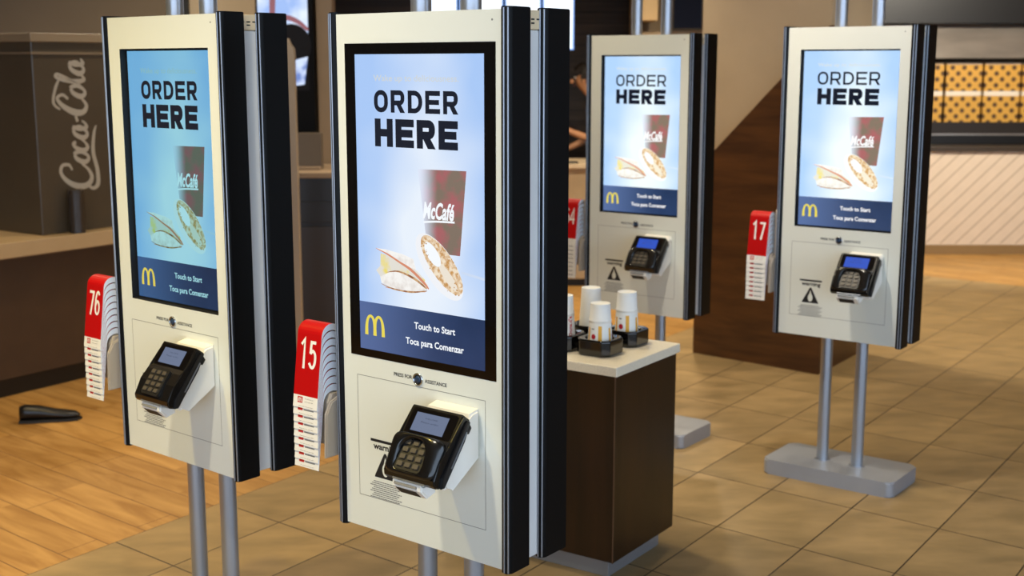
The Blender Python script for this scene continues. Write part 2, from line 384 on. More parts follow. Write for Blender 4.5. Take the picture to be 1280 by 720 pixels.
# ------------------------------------------------------------------ the kiosk
R_DEV = 36.7*PI/180
def card_reader(parent, kind):
    """pin pad on its white wedge bracket; origin on the kiosk's front face"""
    zt = .972; yt = -.060
    dv = (-math.sin(R_DEV), -math.cos(R_DEV)); nv = (-math.cos(R_DEV), math.sin(R_DEV))   # along the face, outward normal (y,z)
    P = lambda d, n: (yt+dv[0]*d+nv[0]*n, zt+dv[1]*d+nv[1]*n)
    x0, x1 = .035, .192
    # matrix: local (x, n, d) -> kiosk coordinates; flat() draws in (x, z) with z = -d, facing -y = +n
    M = Matrix(((1, 0, 0, 0), (0, -nv[0], -dv[0], yt), (0, -nv[1], -dv[1], zt), (0, 0, 0, 1)))
    side = [(0, -.0015), (.004, 0), (.070, 0), (.086, .007), (.120, .009), (.166, .004), (.175, -.004), (.177, -.014), (.172, -.026), (.15, -.032), (.004, -.032), (0, -.028)]
    mb = MB()
    mb.prism([(-q[1], -q[0]) for q in side], x0, x1, 0, M_plast, M, bev=.0035, seg=3)
    # side rail with stylus slot along the right edge
    mb.prism([(.016, -.012), (.020, -.006), (.026, -.006), (.033, -.05), (.033, -.165), (.024, -.172), (.014, -.15)], x1-.002, x1+.006, 0, M_plast2, M, bev=.0015)
    mb.prism([(.024, -.03), (.028, -.03), (.028, -.12), (.024, -.12)], x1+.0045, x1+.007, 0, M_edge, M)
    mb.prism([(.030, -.010), (.040, -.014), (.040, -.030), (.030, -.034)], x1-.01, x1+.004, 0, M_plast2, M, bev=.002)
    # card slot at the bottom edge
    mb.box((x0+.03, .004, -.1785), (x1-.03, .0075, -.174), M_edge, M)
    body = mb.build('card_reader', parent)
    # reader screen
    blue = kind in 'cd'
    mb = MB()
    if blue: sc = emis('reader_screen_blue', (44, 84, 196), .95)
    else: sc = emis('reader_screen_grey', (118, 132, 162), .75)
    sx0, sx1 = x0+.026, x0+.124
    z_hi, z_lo = -.016, -.062
    mb.prism(rrect(x0+.010, -.068, x1-.010, -.006, .006), -.0012, .001, 1, M_glass, M)
    mb.rect(sx0, z_lo, sx1, z_hi, -.0016, sc, M)
    dk = emis('reader_text_dark', (70, 80, 104) if not blue else (120, 150, 226), .8)
    mb.text('WELCOME', (sx0+.03, -.030, sx1-.03, -.0265), -.0018, dk, M=M)
    mb.text('Please order', (sx0+.022, -.040, sx1-.022, -.036), -.0018, dk, M=M)
    mb.build('reader_screen', body)
    # keypad in its tray
    mb = MB()
    kx0, kx1 = x0+.036, x0+.114
    mb.prism(rrect(kx0, -.160, kx1, -.082, .006), -.0135, 0, 1, M_plast2, M, bev=.001)
    for r in range(4):
        for c in range(3):
            cx = kx0+.015+c*.024; cz = -.094-r*.0175
            mb.prism(rrect(cx-.0085, cz-.0058, cx+.0085, cz+.0058, .0025, 3), -.0172, -.0125, 1, M_key, M, bev=.0008)
    mb.build('keypad', body)
    if kind != 'a':
        mb = MB()     # privacy hood: a raised shell with an arched opening over the keypad
        n = 64; cx = (kx0+kx1)/2
        def outer(t):
            hx, hz, p = .0735, .0475, .28
            c, q = math.cos(t), math.sin(t)
            return (x0+.0785+hx*math.copysign(abs(c)**p, c), -.1215+hz*math.copysign(abs(q)**p, q))
        def inner_(t, g=0):
            c, q = math.cos(t), math.sin(t); p = .75 if q > 0 else .3
            return (cx+(.042-g)*math.copysign(abs(c)**p, c), -.124+((.040 if q > 0 else .036)-g)*math.copysign(abs(q)**(.95 if q > 0 else .3), q))
        ts = [2*PI*i/n+.001 for i in range(n)]
        def hgt(z): k = max(0, min(1, (z+.169)/.09)); return .010+.022*k**.8
        rows = []
        rows.append([(outer(t)[0], -.004, outer(t)[1]) for t in ts])
        rows.append([(outer(t)[0], -(hgt(outer(t)[1])*.55+.002), outer(t)[1]) for t in ts])
        mid = []
        for t in ts:
            o_, i_ = outer(t), inner_(t); x_, z_ = o_[0]*.75+i_[0]*.25, o_[1]*.75+i_[1]*.25; mid.append((x_, -(hgt(z_)*.95), z_))
        rows.append(mid)
        rows.append([(inner_(t, -.003)[0], -hgt(inner_(t)[1]), inner_(t, -.003)[1]) for t in ts])
        rows.append([(inner_(t)[0], -hgt(inner_(t)[1])+.002, inner_(t)[1]) for t in ts])
        rows.append([(inner_(t, .002)[0], -.006, inner_(t, .002)[1]) for t in ts])
        vs = [v for r_ in rows for v in r_]; fs = []
        for k in range(len(rows)-1):
            for i in range(n): fs.append([k*n+i, k*n+(i+1) % n, (k+1)*n+(i+1) % n, (k+1)*n+i])
        mb.add(vs, fs, M_plast, M, True)
        mb.build('keypad_hood', body)
    # wedge bracket
    mb = MB()
    bk = lambda d, n: P(d, n)
    pr = [(0, .972), (-.030, .966), bk(.004, -.033), bk(.152, -.033), bk(.166, -.050), bk(.150, -.068), (-.09, .800), (0, .855)]
    mb.prism(pr, x0+.016, x1-.004, 0, M_white, None, bev=.005, seg=3)
    # lip below the reader with its small label
    mb.prism([(.010, -.1790), (.030, -.172), (.056, -.160), (.066, -.172), (.048, -.196), (.018, -.192)], x0+.024, x1-.040, 0, M_white, M, bev=.004, seg=3)
    mb.prism([(.0225, -.1915), (.0225, -.1938), (.046, -.1968), (.046, -.194)], x0+.036, x1-.060, 0, M_blackd, M)
    mb.prism(rrect(x0+.034, -.1890, x1-.055, -.1835, .001), .0108, .0150, 1, M_inkg, M)
    o = mb.build('reader_bracket', body)
    return body

def kiosk(loc, yaw, roll, idx, label, number, tint, strength=1.):
    k = empty('ordering_kiosk', loc, yaw)
    tag(k, label, 'kiosk', 'self-service ordering kiosks')
    D = .2145      # front face to rear face
    DZ = -loc[2]
    # --- front panel with its window
    mb = MB()
    sxa, sxb = SX-AW/2, SX+AW/2; za, zb = TOP-.0937-AH, TOP-.0937
    if idx == 'b': ox0, ox1, oz0, oz1 = -.2268, .2380, TOP-.8225, TOP-.0683
    else: ox0, ox1, oz0, oz1 = sxa-.007, sxb+.007, za-.006, zb+.006
    hw = W/2
    for a, b in (((-hw, 0, Z0), (ox0, .03, TOP)), ((ox1, 0, Z0), (hw, .03, TOP)), ((ox0, 0, Z0), (ox1, .03, oz0)), ((ox0, 0, oz1), (ox1, .03, TOP))):
        mb.box(a, b, M_panel)
    mb.tube((.228, 0, TOP-.022), (.228, -.0006, TOP-.022), .0022, M_inkg, n=12)
    # hairline round the service door
    q = [(-.2065, Z0+.0845), (.205, Z0+.0845), (.205, TOP-.872), (-.2065, TOP-.872)]
    mb.ribbon(q, .0013, -.0003, M_line, closed=True)
    # assistance legend
    mb.text('PRESS FOR', (-.0814, TOP-.8565, -.0215, TOP-.8475), -.0004, M_ink, bold=.02)
    mb.text('ASSISTANCE', (.019, TOP-.859, .0885, TOP-.850), -.0004, M_ink, bold=.02)
    # warning print left of the reader
    mb.rect(-.165, .8315, -.068, .8385, -.0004, M_ink)
    mb.text('warning', (-.156, .808, -.073, .8285), -.0004, M_ink, bold=.03)
    mb.flat([(-.153, .741), (-.079, .741), (-.082, .747), (-.113, .806), (-.119, .806), (-.151, .747)], -.0004, M_ink)
    mb.flat(ell(-.116, .763, .0105, .0165), -.0006, M_panel)
    mb.flat([(-.122, .775), (-.110, .775), (-.116, .796)], -.00055, M_panel)
    for i in range(9):
        zz = .7285-i*.0052; xx = -.157-.006*((i*7) % 3); xe = -.076+.007*((i*5) % 3)
        x = xx
        rr = random.Random(i)
        while x < xe:
            l = min(rr.uniform(.004, .011), xe-x); mb.rect(x, zz, x+l, zz+.0023, -.0004, M_inkg); x += l+.0012
    mb.build('front_panel', k)
    # --- assistance button
    mb = MB()
    Mb = Matrix.Translation((-.002, 0, TOP-.8535)) @ Matrix.Rotation(PI/2, 4, 'X')
    mb.lathe([(.0155, 0), (.0155, .003), (.0135, .0042), (.0115, .003), (.0115, .0015)], M_chrome, M=Mb, cap=False)
    mb.lathe([(.0115, .0012), (.0085, .0016)], M_blackd, M=Mb, cap=False)
    mb.lathe([(.0085, .0016), (.0078, .0036), (.005, .0042), (0, .0044)], mat('button_dark_cap', (42, 60, 84), .2), M=Mb, cap=False)
    mb.build('assistance_button', k)
    # --- touch screen
    if idx == 'b':
        mb = MB(); yb = -.0008
        # glass frame round the picture
        for r_ in ((ox0+.0005, oz0+.0005, sxa, oz1-.0005), (sxb, oz0+.0005, ox1-.0005, oz1-.0005), (sxa, oz0+.0005, sxb, za), (sxa, zb, sxb, oz1-.0005)):
            mb.box((r_[0], yb, r_[1]), (r_[2], .02, r_[3]), M_glass)
        mb.build('glass_bezel', k)
        yp = yb+.0001
    else:
        mb = MB(); yp = .020
        mb.box((ox0-.004, .0212, oz0-.004), (ox1+.004, .0295, oz1+.004), M_blackd)
        for a, b in (((ox0-.001, .0005, oz0), (ox0+.0005, .0212, oz1)), ((ox1-.0005, .0005, oz0), (ox1+.001, .0212, oz1)), ((ox0, .0005, oz1-.0005), (ox1, .0212, oz1+.001)), ((ox0, .0005, oz0-.001), (ox1, .0212, oz0+.0005))):
            mb.box(a, b, M_blackd)
        mb.build('screen_recess', k)
    s = screen_picture(tint, idx, strength).build('touch_screen', k, loc=(SX, yp, zb))
    # --- side extrusions, front pair and rear pair
    def rail(sgn, y0, y1, front):
        mb = MB(); xa = hw; xb = hw+.0235
        zt, zb_ = TOP+.0055, Z0-.0055
        f = lambda y: y if front else y0+y1-y
        # outline in plan: face with a bead and rounded outer corner
        prof = [(xa-.004, y0+.004), (xa, y0-.003), (xa+.006, y0-.0065), (xa+.0125, y0-.007), (xb-.005, y0-.0045), (xb-.001, y0), (xb, y0+.006), (xb, y1), (xa-.004, y1)]
        prof = [(p[0], f(p[1])) for p in prof]
        prof = [(sgn*p[0], p[1]) for p in prof]
        mb.prism(prof, zb_, zt, 2, M_black, bev=.0015, seg=2)
        # two satin beads running down the front corner
        for dx, dy in ((.0105, -.0075), (.0195, -.0042)):
            mb.tube((sgn*(xa+dx), f(y0+dy), zb_+.003), (sgn*(xa+dx), f(y0+dy), zt-.003), .0020, M_edge, n=10)
        mb.build('side_rail', k)
    for sgn in (-1, 1):
        rail(sgn, 0, .0697, True); rail(sgn, .1275, D, True)
    # --- core between the two faces
    mb = MB()
    mb.box((-hw-.004, .035, Z0+.003), (hw+.008, D-.035, TOP-.043), M_core, bev=.002)
    mb.build('core_housing', k)
    mb = MB()
    mb.box((-hw-.006, .035, TOP-.042), (hw+.010, D-.035, TOP), M_vent, bev=.003)
    for sgn in (-1, 1):
        for i in range(6):
            for j in range(2):
                if j == 1 and i % 2: continue
                yy = .050+i*.0195
                xo = hw+.0102 if sgn > 0 else -(hw+.0062)
                mb.box((min(xo, xo-sgn*.001), yy, TOP-.0215-j*.0085), (max(xo, xo-sgn*.001), yy+.012, TOP-.0180-j*.0085), M_blackd)
    mb.build('vent_cap', k)
    # --- rear panel with its dark glass
    mb = MB()
    mb.box((-hw, D-.03, Z0), (hw, D, TOP), M_panel, bev=.002)
    rp = mb.build('rear_panel', k)
    mb = MB(); mb.box((-.225, D-.001, TOP-.822), (.225, D+.0012, TOP-.068), M_glass, bev=.0005); mb.build('rear_screen', rp)
    # --- poles and base
    for sgn in (-1, 1):
        mb = MB(); mb.tube((sgn*.0772, D/2, .06+DZ), (sgn*.0772, D/2, 3.2+DZ), .0247, M_steel, n=40)
        mb.tube((sgn*.0772, D/2, .0605+DZ), (sgn*.0772, D/2, .0665+DZ), .033, M_steel, n=40)
        mb.build('pole', k)
    mb = MB()
    mb.prism(rrect(-.287, D/2-.1517, .287, D/2+.1517, .03), .0+DZ, .0642+DZ, 2, M_base, bev=.006, seg=3)
    # shallow raised rim on the plate
    o = mb.build('base_plate', k)
    # --- card rack on the left side
    mb = MB()
    mb.prism([(-.044, .772), (.040, .772), (.040, .93), (.020, .93), (-.022, .915), (-.040, .885)], -.2895, -.2785, 0, M_acr, bev=.003)
    sp = [(.008, .90), (.008, 1.105)]+[(.026-.018*math.cos(PI*i/8), 1.105+.018*math.sin(PI*i/8)) for i in range(1, 8)]+[(.044, 1.105), (.044, .90)]
    mb.prism(sp, -.2895, -.2785, 0, M_acr, bev=.003)
    mb.prism([(-.022, .80), (-.022, .91), (-.012, .932), (.014, .932), (.024, .91), (.024, .80)], -.375, -.288, 0, M_acr, bev=.002)
    mb.prism([(-.014, .92), (-.006, .949), (.006, .949), (.014, .92)], -.375, -.302, 0, M_acr, bev=.002)
    mb.build('card_rack', k)
    card_reader(k, idx)
    return k

# table number cards, nested over the rack's arm
def card_profile():
    """outer outline in (y,z), front leaf bottom first, then over the top and down the back leaf"""
    out = [(-.0560, -.215), (-.0320, -.026)]
    for i in range(1, 12):
        a = PI-.126-(PI-.30)*i/12
        out.append((-.0005+.0318*math.cos(a), -.030+.030*math.sin(a)))
    out += [(.0318, -.040), (.0370, -.115)]
    return out
def number_card(first, number, xw0=-.385, xw1=-.297):
    mb = MB(); pr = card_profile(); n = len(pr); th = .0018
    inner = []
    for i, p in enumerate(pr):
        a = Vector(pr[max(0, i-1)]); b = Vector(pr[min(n-1, i+1)]); t = (b-a).normalized()
        inner.append((p[0]+t.y*th, p[1]-t.x*th))
    # split the long front leaf into a white foot and a red upper part
    def seg(i, f0, f1, m, off=0):
        a, b = Vector(pr[i]), Vector(pr[i+1]); c, d = Vector(inner[i]), Vector(inner[i+1])
        p = [a.lerp(b, f0), a.lerp(b, f1)]; q = [c.lerp(d, f0), c.lerp(d, f1)]
        mb.add([(xw0, p[0].x, p[0].y), (xw1, p[0].x, p[0].y), (xw1, p[1].x, p[1].y), (xw0, p[1].x, p[1].y)], [[0, 1, 2, 3]], m)
        mb.add([(xw0, q[0].x, q[0].y), (xw1, q[0].x, q[0].y), (xw1, q[1].x, q[1].y), (xw0, q[1].x, q[1].y)], [[3, 2, 1, 0]], M_cardw)
        for x, fl in ((xw0, 1), (xw1, 0)):
            v = [(x, p[0].x, p[0].y), (x, p[1].x, p[1].y), (x, q[1].x, q[1].y), (x, q[0].x, q[0].y)]
            mb.add(v if fl else v[::-1], [[0, 1, 2, 3]], M_cardb)
    fr = .165
    seg(0, 0, fr, M_cardw); seg(0, fr, 1, M_red)
    for i in range(1, n-1): seg(i, 0, 1, M_red if i < n-3 else M_cardb)
    for k in (0, n-1):
        a, c = pr[k], inner[k]; v = [(xw0, a[0], a[1]), (xw0, c[0], c[1]), (xw1, c[0], c[1]), (xw1, a[0], a[1])]
        mb.add(v if k == 0 else v[::-1], [[0, 1, 2, 3]], M_cardb)
    # shallow side webs under the rounded top
    for x, fl in ((xw0+.0003, 0), (xw1-.0003, 1)):
        for i in range(1, n-1):
            a, b = pr[i], pr[i+1]
            lo_ = lambda p: p[1]-.0165 if p[1] > -.045 else p[1]-.0165
            v = [(x, a[0], a[1]), (x, b[0], b[1]), (x, b[0], lo_(b)), (x, a[0], lo_(a))]
            mb.add(v if fl else v[::-1], [[0, 1, 2, 3]], M_cardb)
    # print on the front leaf
    ang = math.atan2(.0240, .189); c_, s_ = math.cos(ang), math.sin(ang)
    # local (x, y, z) with z up along the leaf, origin at its foot
    M = Matrix(((1, 0, 0, 0), (0, c_, s_, -.0560), (0, -s_, c_, -.215), (0, 0, 0, 1)))
    M[1][2] = s_; M[2][1] = -s_
    xm = (xw0+xw1)/2
    if first:
        digits(mb, number, xm-.030, .100, xm+.032, .177, -.0005, M_cardw, M)
    mb.text('Please place on your table', (xw0+.022, .003, xw1-.016, .0058), -.0004, M_inkg, M=M)
    mb.flat([(xw0+.016, .0125), (xw0+.034, .0125), (xw0+.034, .0215 if not first else .028), (xw0+.016, .0215 if not first else .028)], -.0004, M_redd, M)
    if first:
        arches(mb, xw0+.019, .015, xw0+.031, .025, -.0006, M_cardw, .2, M)
        mb.text('We will bring your', (xw0+.042, .022, xw1-.012, .026), -.0004, M_inkg, M=M)
        mb.text('order to your table', (xw0+.042, .0145, xw1-.016, .0185), -.0004, M_inkg, M=M)
    else:
        mb.rect(xw0+.038, .0135, xw1-.014, .0165, -.0004, M_inkg, M)
    return mb

KS = [
 ((-.9659, 3.5401, -.0004), -.7011, 'a', 'left white ordering kiosk with bluish screen and number 76 cards', '76', (.68, .90, .92), .9, 9),
 ((-.2210, 2.9228, -.0149), -.6730, 'b', 'nearest and largest white ordering kiosk, with number 15 cards at its side', '15', (1, 1, 1), 1., 9),
 ((.5711, 5.7818, .0003), -.6341, 'c', 'farthest white ordering kiosk, standing behind the small cup counter', '64', (1.05, 1.06, 1.03), 1.05, 9),
 ((1.3341, 5.1140, .0170), -.6435, 'd', 'right white ordering kiosk on silver base, with number 17 cards', '17', (1.05, 1.06, 1.03), 1.05, 9),
]
PLACE = {'a': 'left kiosk', 'b': 'nearest kiosk', 'c': 'farthest kiosk', 'd': 'right kiosk'}
for loc, yaw, idx, label, num, tint, st, nc in KS:
    kiosk(loc, yaw, 0, idx, label, num, tint, st)
    Rm = Matrix.Rotation(yaw, 4, 'Z')
    ztop = 1.110
    base = None
    for j in range(nc):
        p = Rm @ Vector((0, -.00*j, ztop-j*.0195))
        pos = (loc[0]+p.x, loc[1]+p.y, loc[2]+p.z)
        # each card nests inside the one above: same slope, a little further out
        q = Rm @ Vector((0, -.0026*j+.000, 0))
        if j == 0:
            o = number_card(True, num).build('table_number_card')
            tag(o, 'red and white table number card reading %s, front of the rack on the %s' % (num, PLACE[idx]), 'table number card', 'table number cards on the kiosk racks')
        elif j == 1:
            o = number_card(False, num).build('table_number_card'); base = o
        else:
            o = base.copy(); C.objects.link(o)
        if j:
            tag(o, 'white-footed table number card nested under the red number %s card on the %s' % (num, PLACE[idx]), 'table number card', 'table number cards nested under number %s' % num)
        o.location = pos; o.rotation_euler = (0, 0, yaw)

# ------------------------------------------------------------------ cup counter
A = Vector((.566, .824, 0)).normalized(); Bn = Vector((-A.y, A.x, 0))
def frame(org): return Matrix(((A.x, Bn.x, 0, org[0]), (A.y, Bn.y, 0, org[1]), (0, 0, 1, org[2]), (0, 0, 0, 1)))
M_walnut = wood('dark_walnut_laminate', (22, 10, 3), (46, 24, 9), 5, (3, 3, .22), .32)
M_top = mat('cream_stone_worktop', (232, 222, 200), .3, noise=.06, nscale=160)
M_alu = mat('aluminium_toe_kick', (140, 140, 142), .4, metal=.5)
rzA = math.atan2(A.y, A.x)
cc = empty('cup_counter', (.343, 4.042, 0), rzA)
tag(cc, 'low dark walnut counter with cream top carrying the paper cups', 'counter')
mb = MB(); mb.box((0, 0, .722), (.456, .70, .755), M_top, bev=.003); mb.build('counter_top', cc)
mb = MB(); mb.box((.010, .010, .072), (.446, .69, .722), M_walnut, bev=.001)
mb.build('cabinet_body', cc)
mb = MB(); mb.box((.005, .0085, .0725), (.0115, .0108, .7215), mat('edge_banding', (84, 58, 40), .4)); mb.build('edge_strip', cc)
mb = MB(); mb.box((.05, .05, 0), (.416, .64, .0715), M_alu, bev=.002); mb.build('plinth', cc)

# cup trays and cups
M_tray = mat('glossy_black_tray', (10, 10, 11), .12, coat=.4)
M_cup = mat('white_paper_cup', (240, 240, 236), .55)
M_yb = mat('cup_print_yellow', (238, 178, 62), .5)
M_rd = mat('cup_print_red', (196, 24, 40), .5)
def tray(loc, rz):
    mb = MB(); s = .066; c = .022
    def oct_(s, c): return [(-s+c, -s), (s-c, -s), (s, -s+c), (s, s-c), (s-c, s), (-s+c, s), (-s, s-c), (-s, -s+c)]
    # shell: outer wall, rim, inner round well
    outer = [oct_(s*.93, c), oct_(s, c), oct_(s, c), oct_(s-.003, c)]
    zs = [0, .006, .054, .057]
    vs = []; fs = []
    for o, z in zip(outer, zs): vs += [(p[0], p[1], z) for p in o]
    for k in range(3):
        for i in range(8): fs.append([k*8+i, k*8+(i+1) % 8, (k+1)*8+(i+1) % 8, (k+1)*8+i])
    fs.append(list(range(8))[::-1])
    n = 32; base = len(vs)
    def sq(t):          # octagon radius at angle t for the rim
        x, y = math.cos(t), math.sin(t); m = max(abs(x), abs(y)); k = (s-.003)/m
        d = (abs(x)+abs(y))*k; lim = 2*(s-.003)-c
        return k if d <= lim else k*lim/d
    ang = [2*PI*i/n+PI/n for i in range(n)]
    rim = [(sq(t)*math.cos(t), sq(t)*math.sin(t), .057) for t in ang]
    r1 = [(.050*math.cos(t), .050*math.sin(t), .055) for t in ang]
    r2 = [(.047*math.cos(t), .047*math.sin(t), .010) for t in ang]
    vs += rim+r1+r2
    for k in range(2):
        for i in range(n): fs.append([base+k*n+i, base+k*n+(i+1) % n, base+(k+1)*n+(i+1) % n, base+(k+1)*n+i])
    fs.append([base+2*n+i for i in range(n)])
    mb.add(vs, fs, M_tray)
    o = mb.build('cup_tray', bevel=.004); o.location = loc; o.rotation_euler.z = rz
    return o
def paper_cup(loc, rz, two, text=False):
    """upturned stack-end cup, closed end up"""
    c = empty('paper_cup', loc, rz)
    mb = MB()
    prof = [(.0445, .0), (.0450, .003), (.0435, .006), (.0385, .105), (.0383, .112)]
    if two: prof += [(.0392, .1125), (.0395, .115), (.0375, .118), (.0340, .176), (.0335, .178), (.0318, .1778), (.0312, .1755), (0, .1755)]
    else: prof += [(.0345, .176), (.034, .178), (.0322, .1778), (.0318, .1755), (0, .1755)]
    mb.lathe(prof, M_cup, n=48, cap=False)
    mb.build('cup_body', c)
    if not two: return c
    mb = MB()
    def rad(z): return .0435-(z-.006)*(.0050/.099)+.0003
    def patch(t0, t1, z0, z1, m):
        k = 6; vs = []; fs = []
        for z in (z0, z1):
            for i in range(k+1):
                t = t0+(t1-t0)*i/k; vs.append((rad(z)*math.cos(t), rad(z)*math.sin(t), z))
        for i in range(k): fs.append([i, i+1, k+2+i, k+1+i])
        mb.add(vs, fs, m)
    if text:
        # lettering running up the cup
        cu = MB(); cu.text("McDonald's", (0, 0, .095, .016), 0, M_rd, bold=.03)
        vs = []
        for v in cu.v:
            zz = .012+v.x; t = (v.z-.008)/rad(zz)+PI; vs.append((rad(zz)*math.cos(-t), rad(zz)*math.sin(-t), zz))
        mb.add(vs, cu.f, M_rd)
    else:
        # golden stripes of a lettered band and a red seal
        for k in range(3):
            o = k*2.1
            patch(o+.05, o+.36, .006, .098, M_yb); patch(o+1.02, o+1.28, .006, .090, M_yb)
            zc = .058
            vs = [(rad(zc)*math.cos(o-.38), rad(zc)*math.sin(o-.38), zc)]
            for i in range(16):
                t = 2*PI*i/16; a = o-.38+.20*math.cos(t); z = zc+.0095*math.sin(t); vs.append((rad(z)*1.001*math.cos(a), rad(z)*1.001*math.sin(a), z))
            mb.add(vs, [[0, 1+i, 1+(i+1) % 16] for i in range(16)], M_rd)
            patch(o-.6, o-.32, .084, .088, M_inkg)
    mb.build('cup_print', c)
    return c
ct = Vector((.303, 4.262, .755))
cups = [
 (Vector((0, 0)), True, False, 'paper cup with yellow stripes standing nearest the worktop corner', 'black cup tray nearest the front corner of the worktop', -1.85, 0),
 (Vector((.185, 0)), True, False, 'paper cup with yellow stripes standing nearest the worktop\'s right end', 'black cup tray nearest the right end of the worktop', -1.80, .005),
 (Vector((.188, .150)), False, False, 'plain white paper cup at the back, between and behind the striped cups', 'black cup tray at the back under the plain white cup', 1.9, -.003),
 (Vector((0, .150)), True, True, 'paper cup with red lettering half hidden by the nearest kiosk', 'black cup tray half hidden by the nearest kiosk\'s rear rail', 2.2, .0),
]
for off, two, txt, lc, lt, rz, dz in cups:
    p = ct+A*off.x+Bn*off.y
    t = tray(p, rzA); tag(t, lt, 'cup tray', 'black cup trays on the worktop')
    c = paper_cup(p+Vector((0, 0, .0105)), rz, two, txt); tag(c, lc, 'cup', 'paper cups on the worktop')
    if off.x == 0 and off.y == 0: c.scale = (1, 1, .93)

# ------------------------------------------------------------------ floor
def floor_material():
    m = bpy.data.materials.new('floor_tile_and_plank'); nt, N, L, b = nodes_of(m)
    def math_(op, a, b_=None, c=None):
        n = N.new('ShaderNodeMath'); n.operation = op
        for i, v in enumerate((a, b_, c)):
            if v is None: continue
            if isinstance(v, (int, float)): n.inputs[i].default_value = v
            else: L.new(v, n.inputs[i])
        return n.outputs[0]
    def mix(f, a, b_):
        n = N.new('ShaderNodeMix'); n.data_type = 'RGBA'
        for s_, v in (('Factor', f), ('A', a), ('B', b_)):
            if isinstance(v, tuple): n.inputs[s_].default_value = v
            elif isinstance(v, (int, float)): n.inputs[s_].default_value = v
            else: L.new(v, n.inputs[s_])
        return n.outputs['Result']
    tc = N.new('ShaderNodeTexCoord'); sp = N.new('ShaderNodeSeparateXYZ'); L.new(tc.outputs['Object'], sp.inputs[0])
    X, Y = sp.outputs[0], sp.outputs[1]
    th = math.radians(55.5); ax, ay = math.cos(th), math.sin(th)
    a0 = math_('ADD', math_('MULTIPLY', X, ax), math_('MULTIPLY', Y, ay))
    bb = math_('ADD', math_('MULTIPLY', X, ay), math_('MULTIPLY', Y, -ax))
    a1 = math_('ADD', a0, math_('MULTIPLY', math_('ADD', bb, 3.5), .09))
    # tiles
    ub = math_('DIVIDE', math_('ADD', bb, 3.72), .352); ua = math_('DIVIDE', math_('ADD', a1, -2.81), .52)
    def line(u, size, w):
        f = math_('SUBTRACT', u, math_('FLOOR', math_('ADD', u, .5)))
        return math_('LESS_THAN', math_('MULTIPLY', math_('ABSOLUTE', f), size), w)
    joint = math_('MAXIMUM', line(ub, .352, .0028), line(ua, .52, .0028))
    cell = N.new('ShaderNodeCombineXYZ'); L.new(math_('FLOOR', ub), cell.inputs[0]); L.new(math_('FLOOR', ua), cell.inputs[1])
    wn = N.new('ShaderNodeTexWhiteNoise'); wn.noise_dimensions = '2D'; L.new(cell.outputs[0], wn.inputs['Vector'])
    ns = N.new('ShaderNodeTexNoise'); ns.inputs['Scale'].default_value = 4.2; ns.inputs['Detail'].default_value = 5; ns.inputs['Distortion'].default_value = .25
    mp = N.new('ShaderNodeMapping'); mp.inputs['Rotation'].default_value = (0, 0, -th); mp.inputs['Scale'].default_value = (1.0, 2.2, 1)
    L.new(tc.outputs['Object'], mp.inputs[0])
    vo = N.new('ShaderNodeVectorMath'); vo.operation = 'MULTIPLY_ADD'; L.new(wn.outputs['Color'], vo.inputs[0]); vo.inputs[1].default_value = (7, 7, 7); L.new(mp.outputs[0], vo.inputs[2])
    L.new(vo.outputs[0], ns.inputs['Vector'])
    rt = N.new('ShaderNodeValToRGB'); e = rt.color_ramp.elements
    e[0].position = .28; e[0].color = lin((128, 108, 73)); e[1].position = .74; e[1].color = lin((160, 134, 93))
    L.new(ns.outputs[0], rt.inputs[0])
    hv = N.new('ShaderNodeHueSaturation'); L.new(rt.outputs[0], hv.inputs['Color'])
    L.new(math_('MULTIPLY_ADD', wn.outputs['Value'], .16, .92), hv.inputs['Value'])
    tile = mix(joint, hv.outputs[0], lin((50, 36, 22)))
    # planks
    pb = math_('DIVIDE', math_('ADD', a1, -2.78), .168)
    pj = line(pb, .168, .0022)
    row = math_('FLOOR', pb); rs = N.new('ShaderNodeTexWhiteNoise'); rs.noise_dimensions = '1D'; L.new(row, rs.inputs['W'])
    pa = math_('DIVIDE', math_('ADD', bb, math_('MULTIPLY', rs.outputs['Value'], 1.2)), 1.2)
    pe = line(pa, 1.2, .0018)
    c2 = N.new('ShaderNodeCombineXYZ'); L.new(row, c2.inputs[0]); L.new(math_('FLOOR', math_('ADD', pa, .5)), c2.inputs[1])
    w2 = N.new('ShaderNodeTexWhiteNoise'); w2.noise_dimensions = '2D'; L.new(c2.outputs[0], w2.inputs['Vector'])
    n2 = N.new('ShaderNodeTexNoise'); n2.inputs['Scale'].default_value = 3.0; n2.inputs['Detail'].default_value = 6; n2.inputs['Distortion'].default_value = .6
    cv = N.new('ShaderNodeCombineXYZ'); L.new(math_('MULTIPLY', a1, 5.5), cv.inputs[0]); L.new(math_('MULTIPLY', bb, .9), cv.inputs[1])
    v2 = N.new('ShaderNodeVectorMath'); v2.operation = 'MULTIPLY_ADD'; L.new(w2.outputs['Color'], v2.inputs[0]); v2.inputs[1].default_value = (9, 9, 9); L.new(cv.outputs[0], v2.inputs[2])
    L.new(v2.outputs[0], n2.inputs['Vector'])
    rp = N.new('ShaderNodeValToRGB'); e = rp.color_ramp.elements
    e[0].position = .32; e[0].color = lin((150, 108, 52)); e[1].position = .7; e[1].color = lin((184, 142, 82))
    L.new(n2.outputs[0], rp.inputs[0])
    hp = N.new('ShaderNodeHueSaturation'); L.new(rp.outputs[0], hp.inputs['Color']); L.new(math_('MULTIPLY_ADD', w2.outputs['Value'], .2, .9), hp.inputs['Value'])
    plank = mix(math_('MAXIMUM', pj, pe), hp.outputs[0], lin((104, 70, 38)))
    isw = math_('MAXIMUM', math_('LESS_THAN', bb, -3.72), math_('GREATER_THAN', a1, 10.6))
    L.new(mix(isw, tile, plank), b.inputs['Base Color'])
    rr = math_('MULTIPLY_ADD', ns.outputs[0], .12, .42)
    L.new(rr, b.inputs['Roughness'])
    b.inputs['Specular IOR Level'].default_value = .28
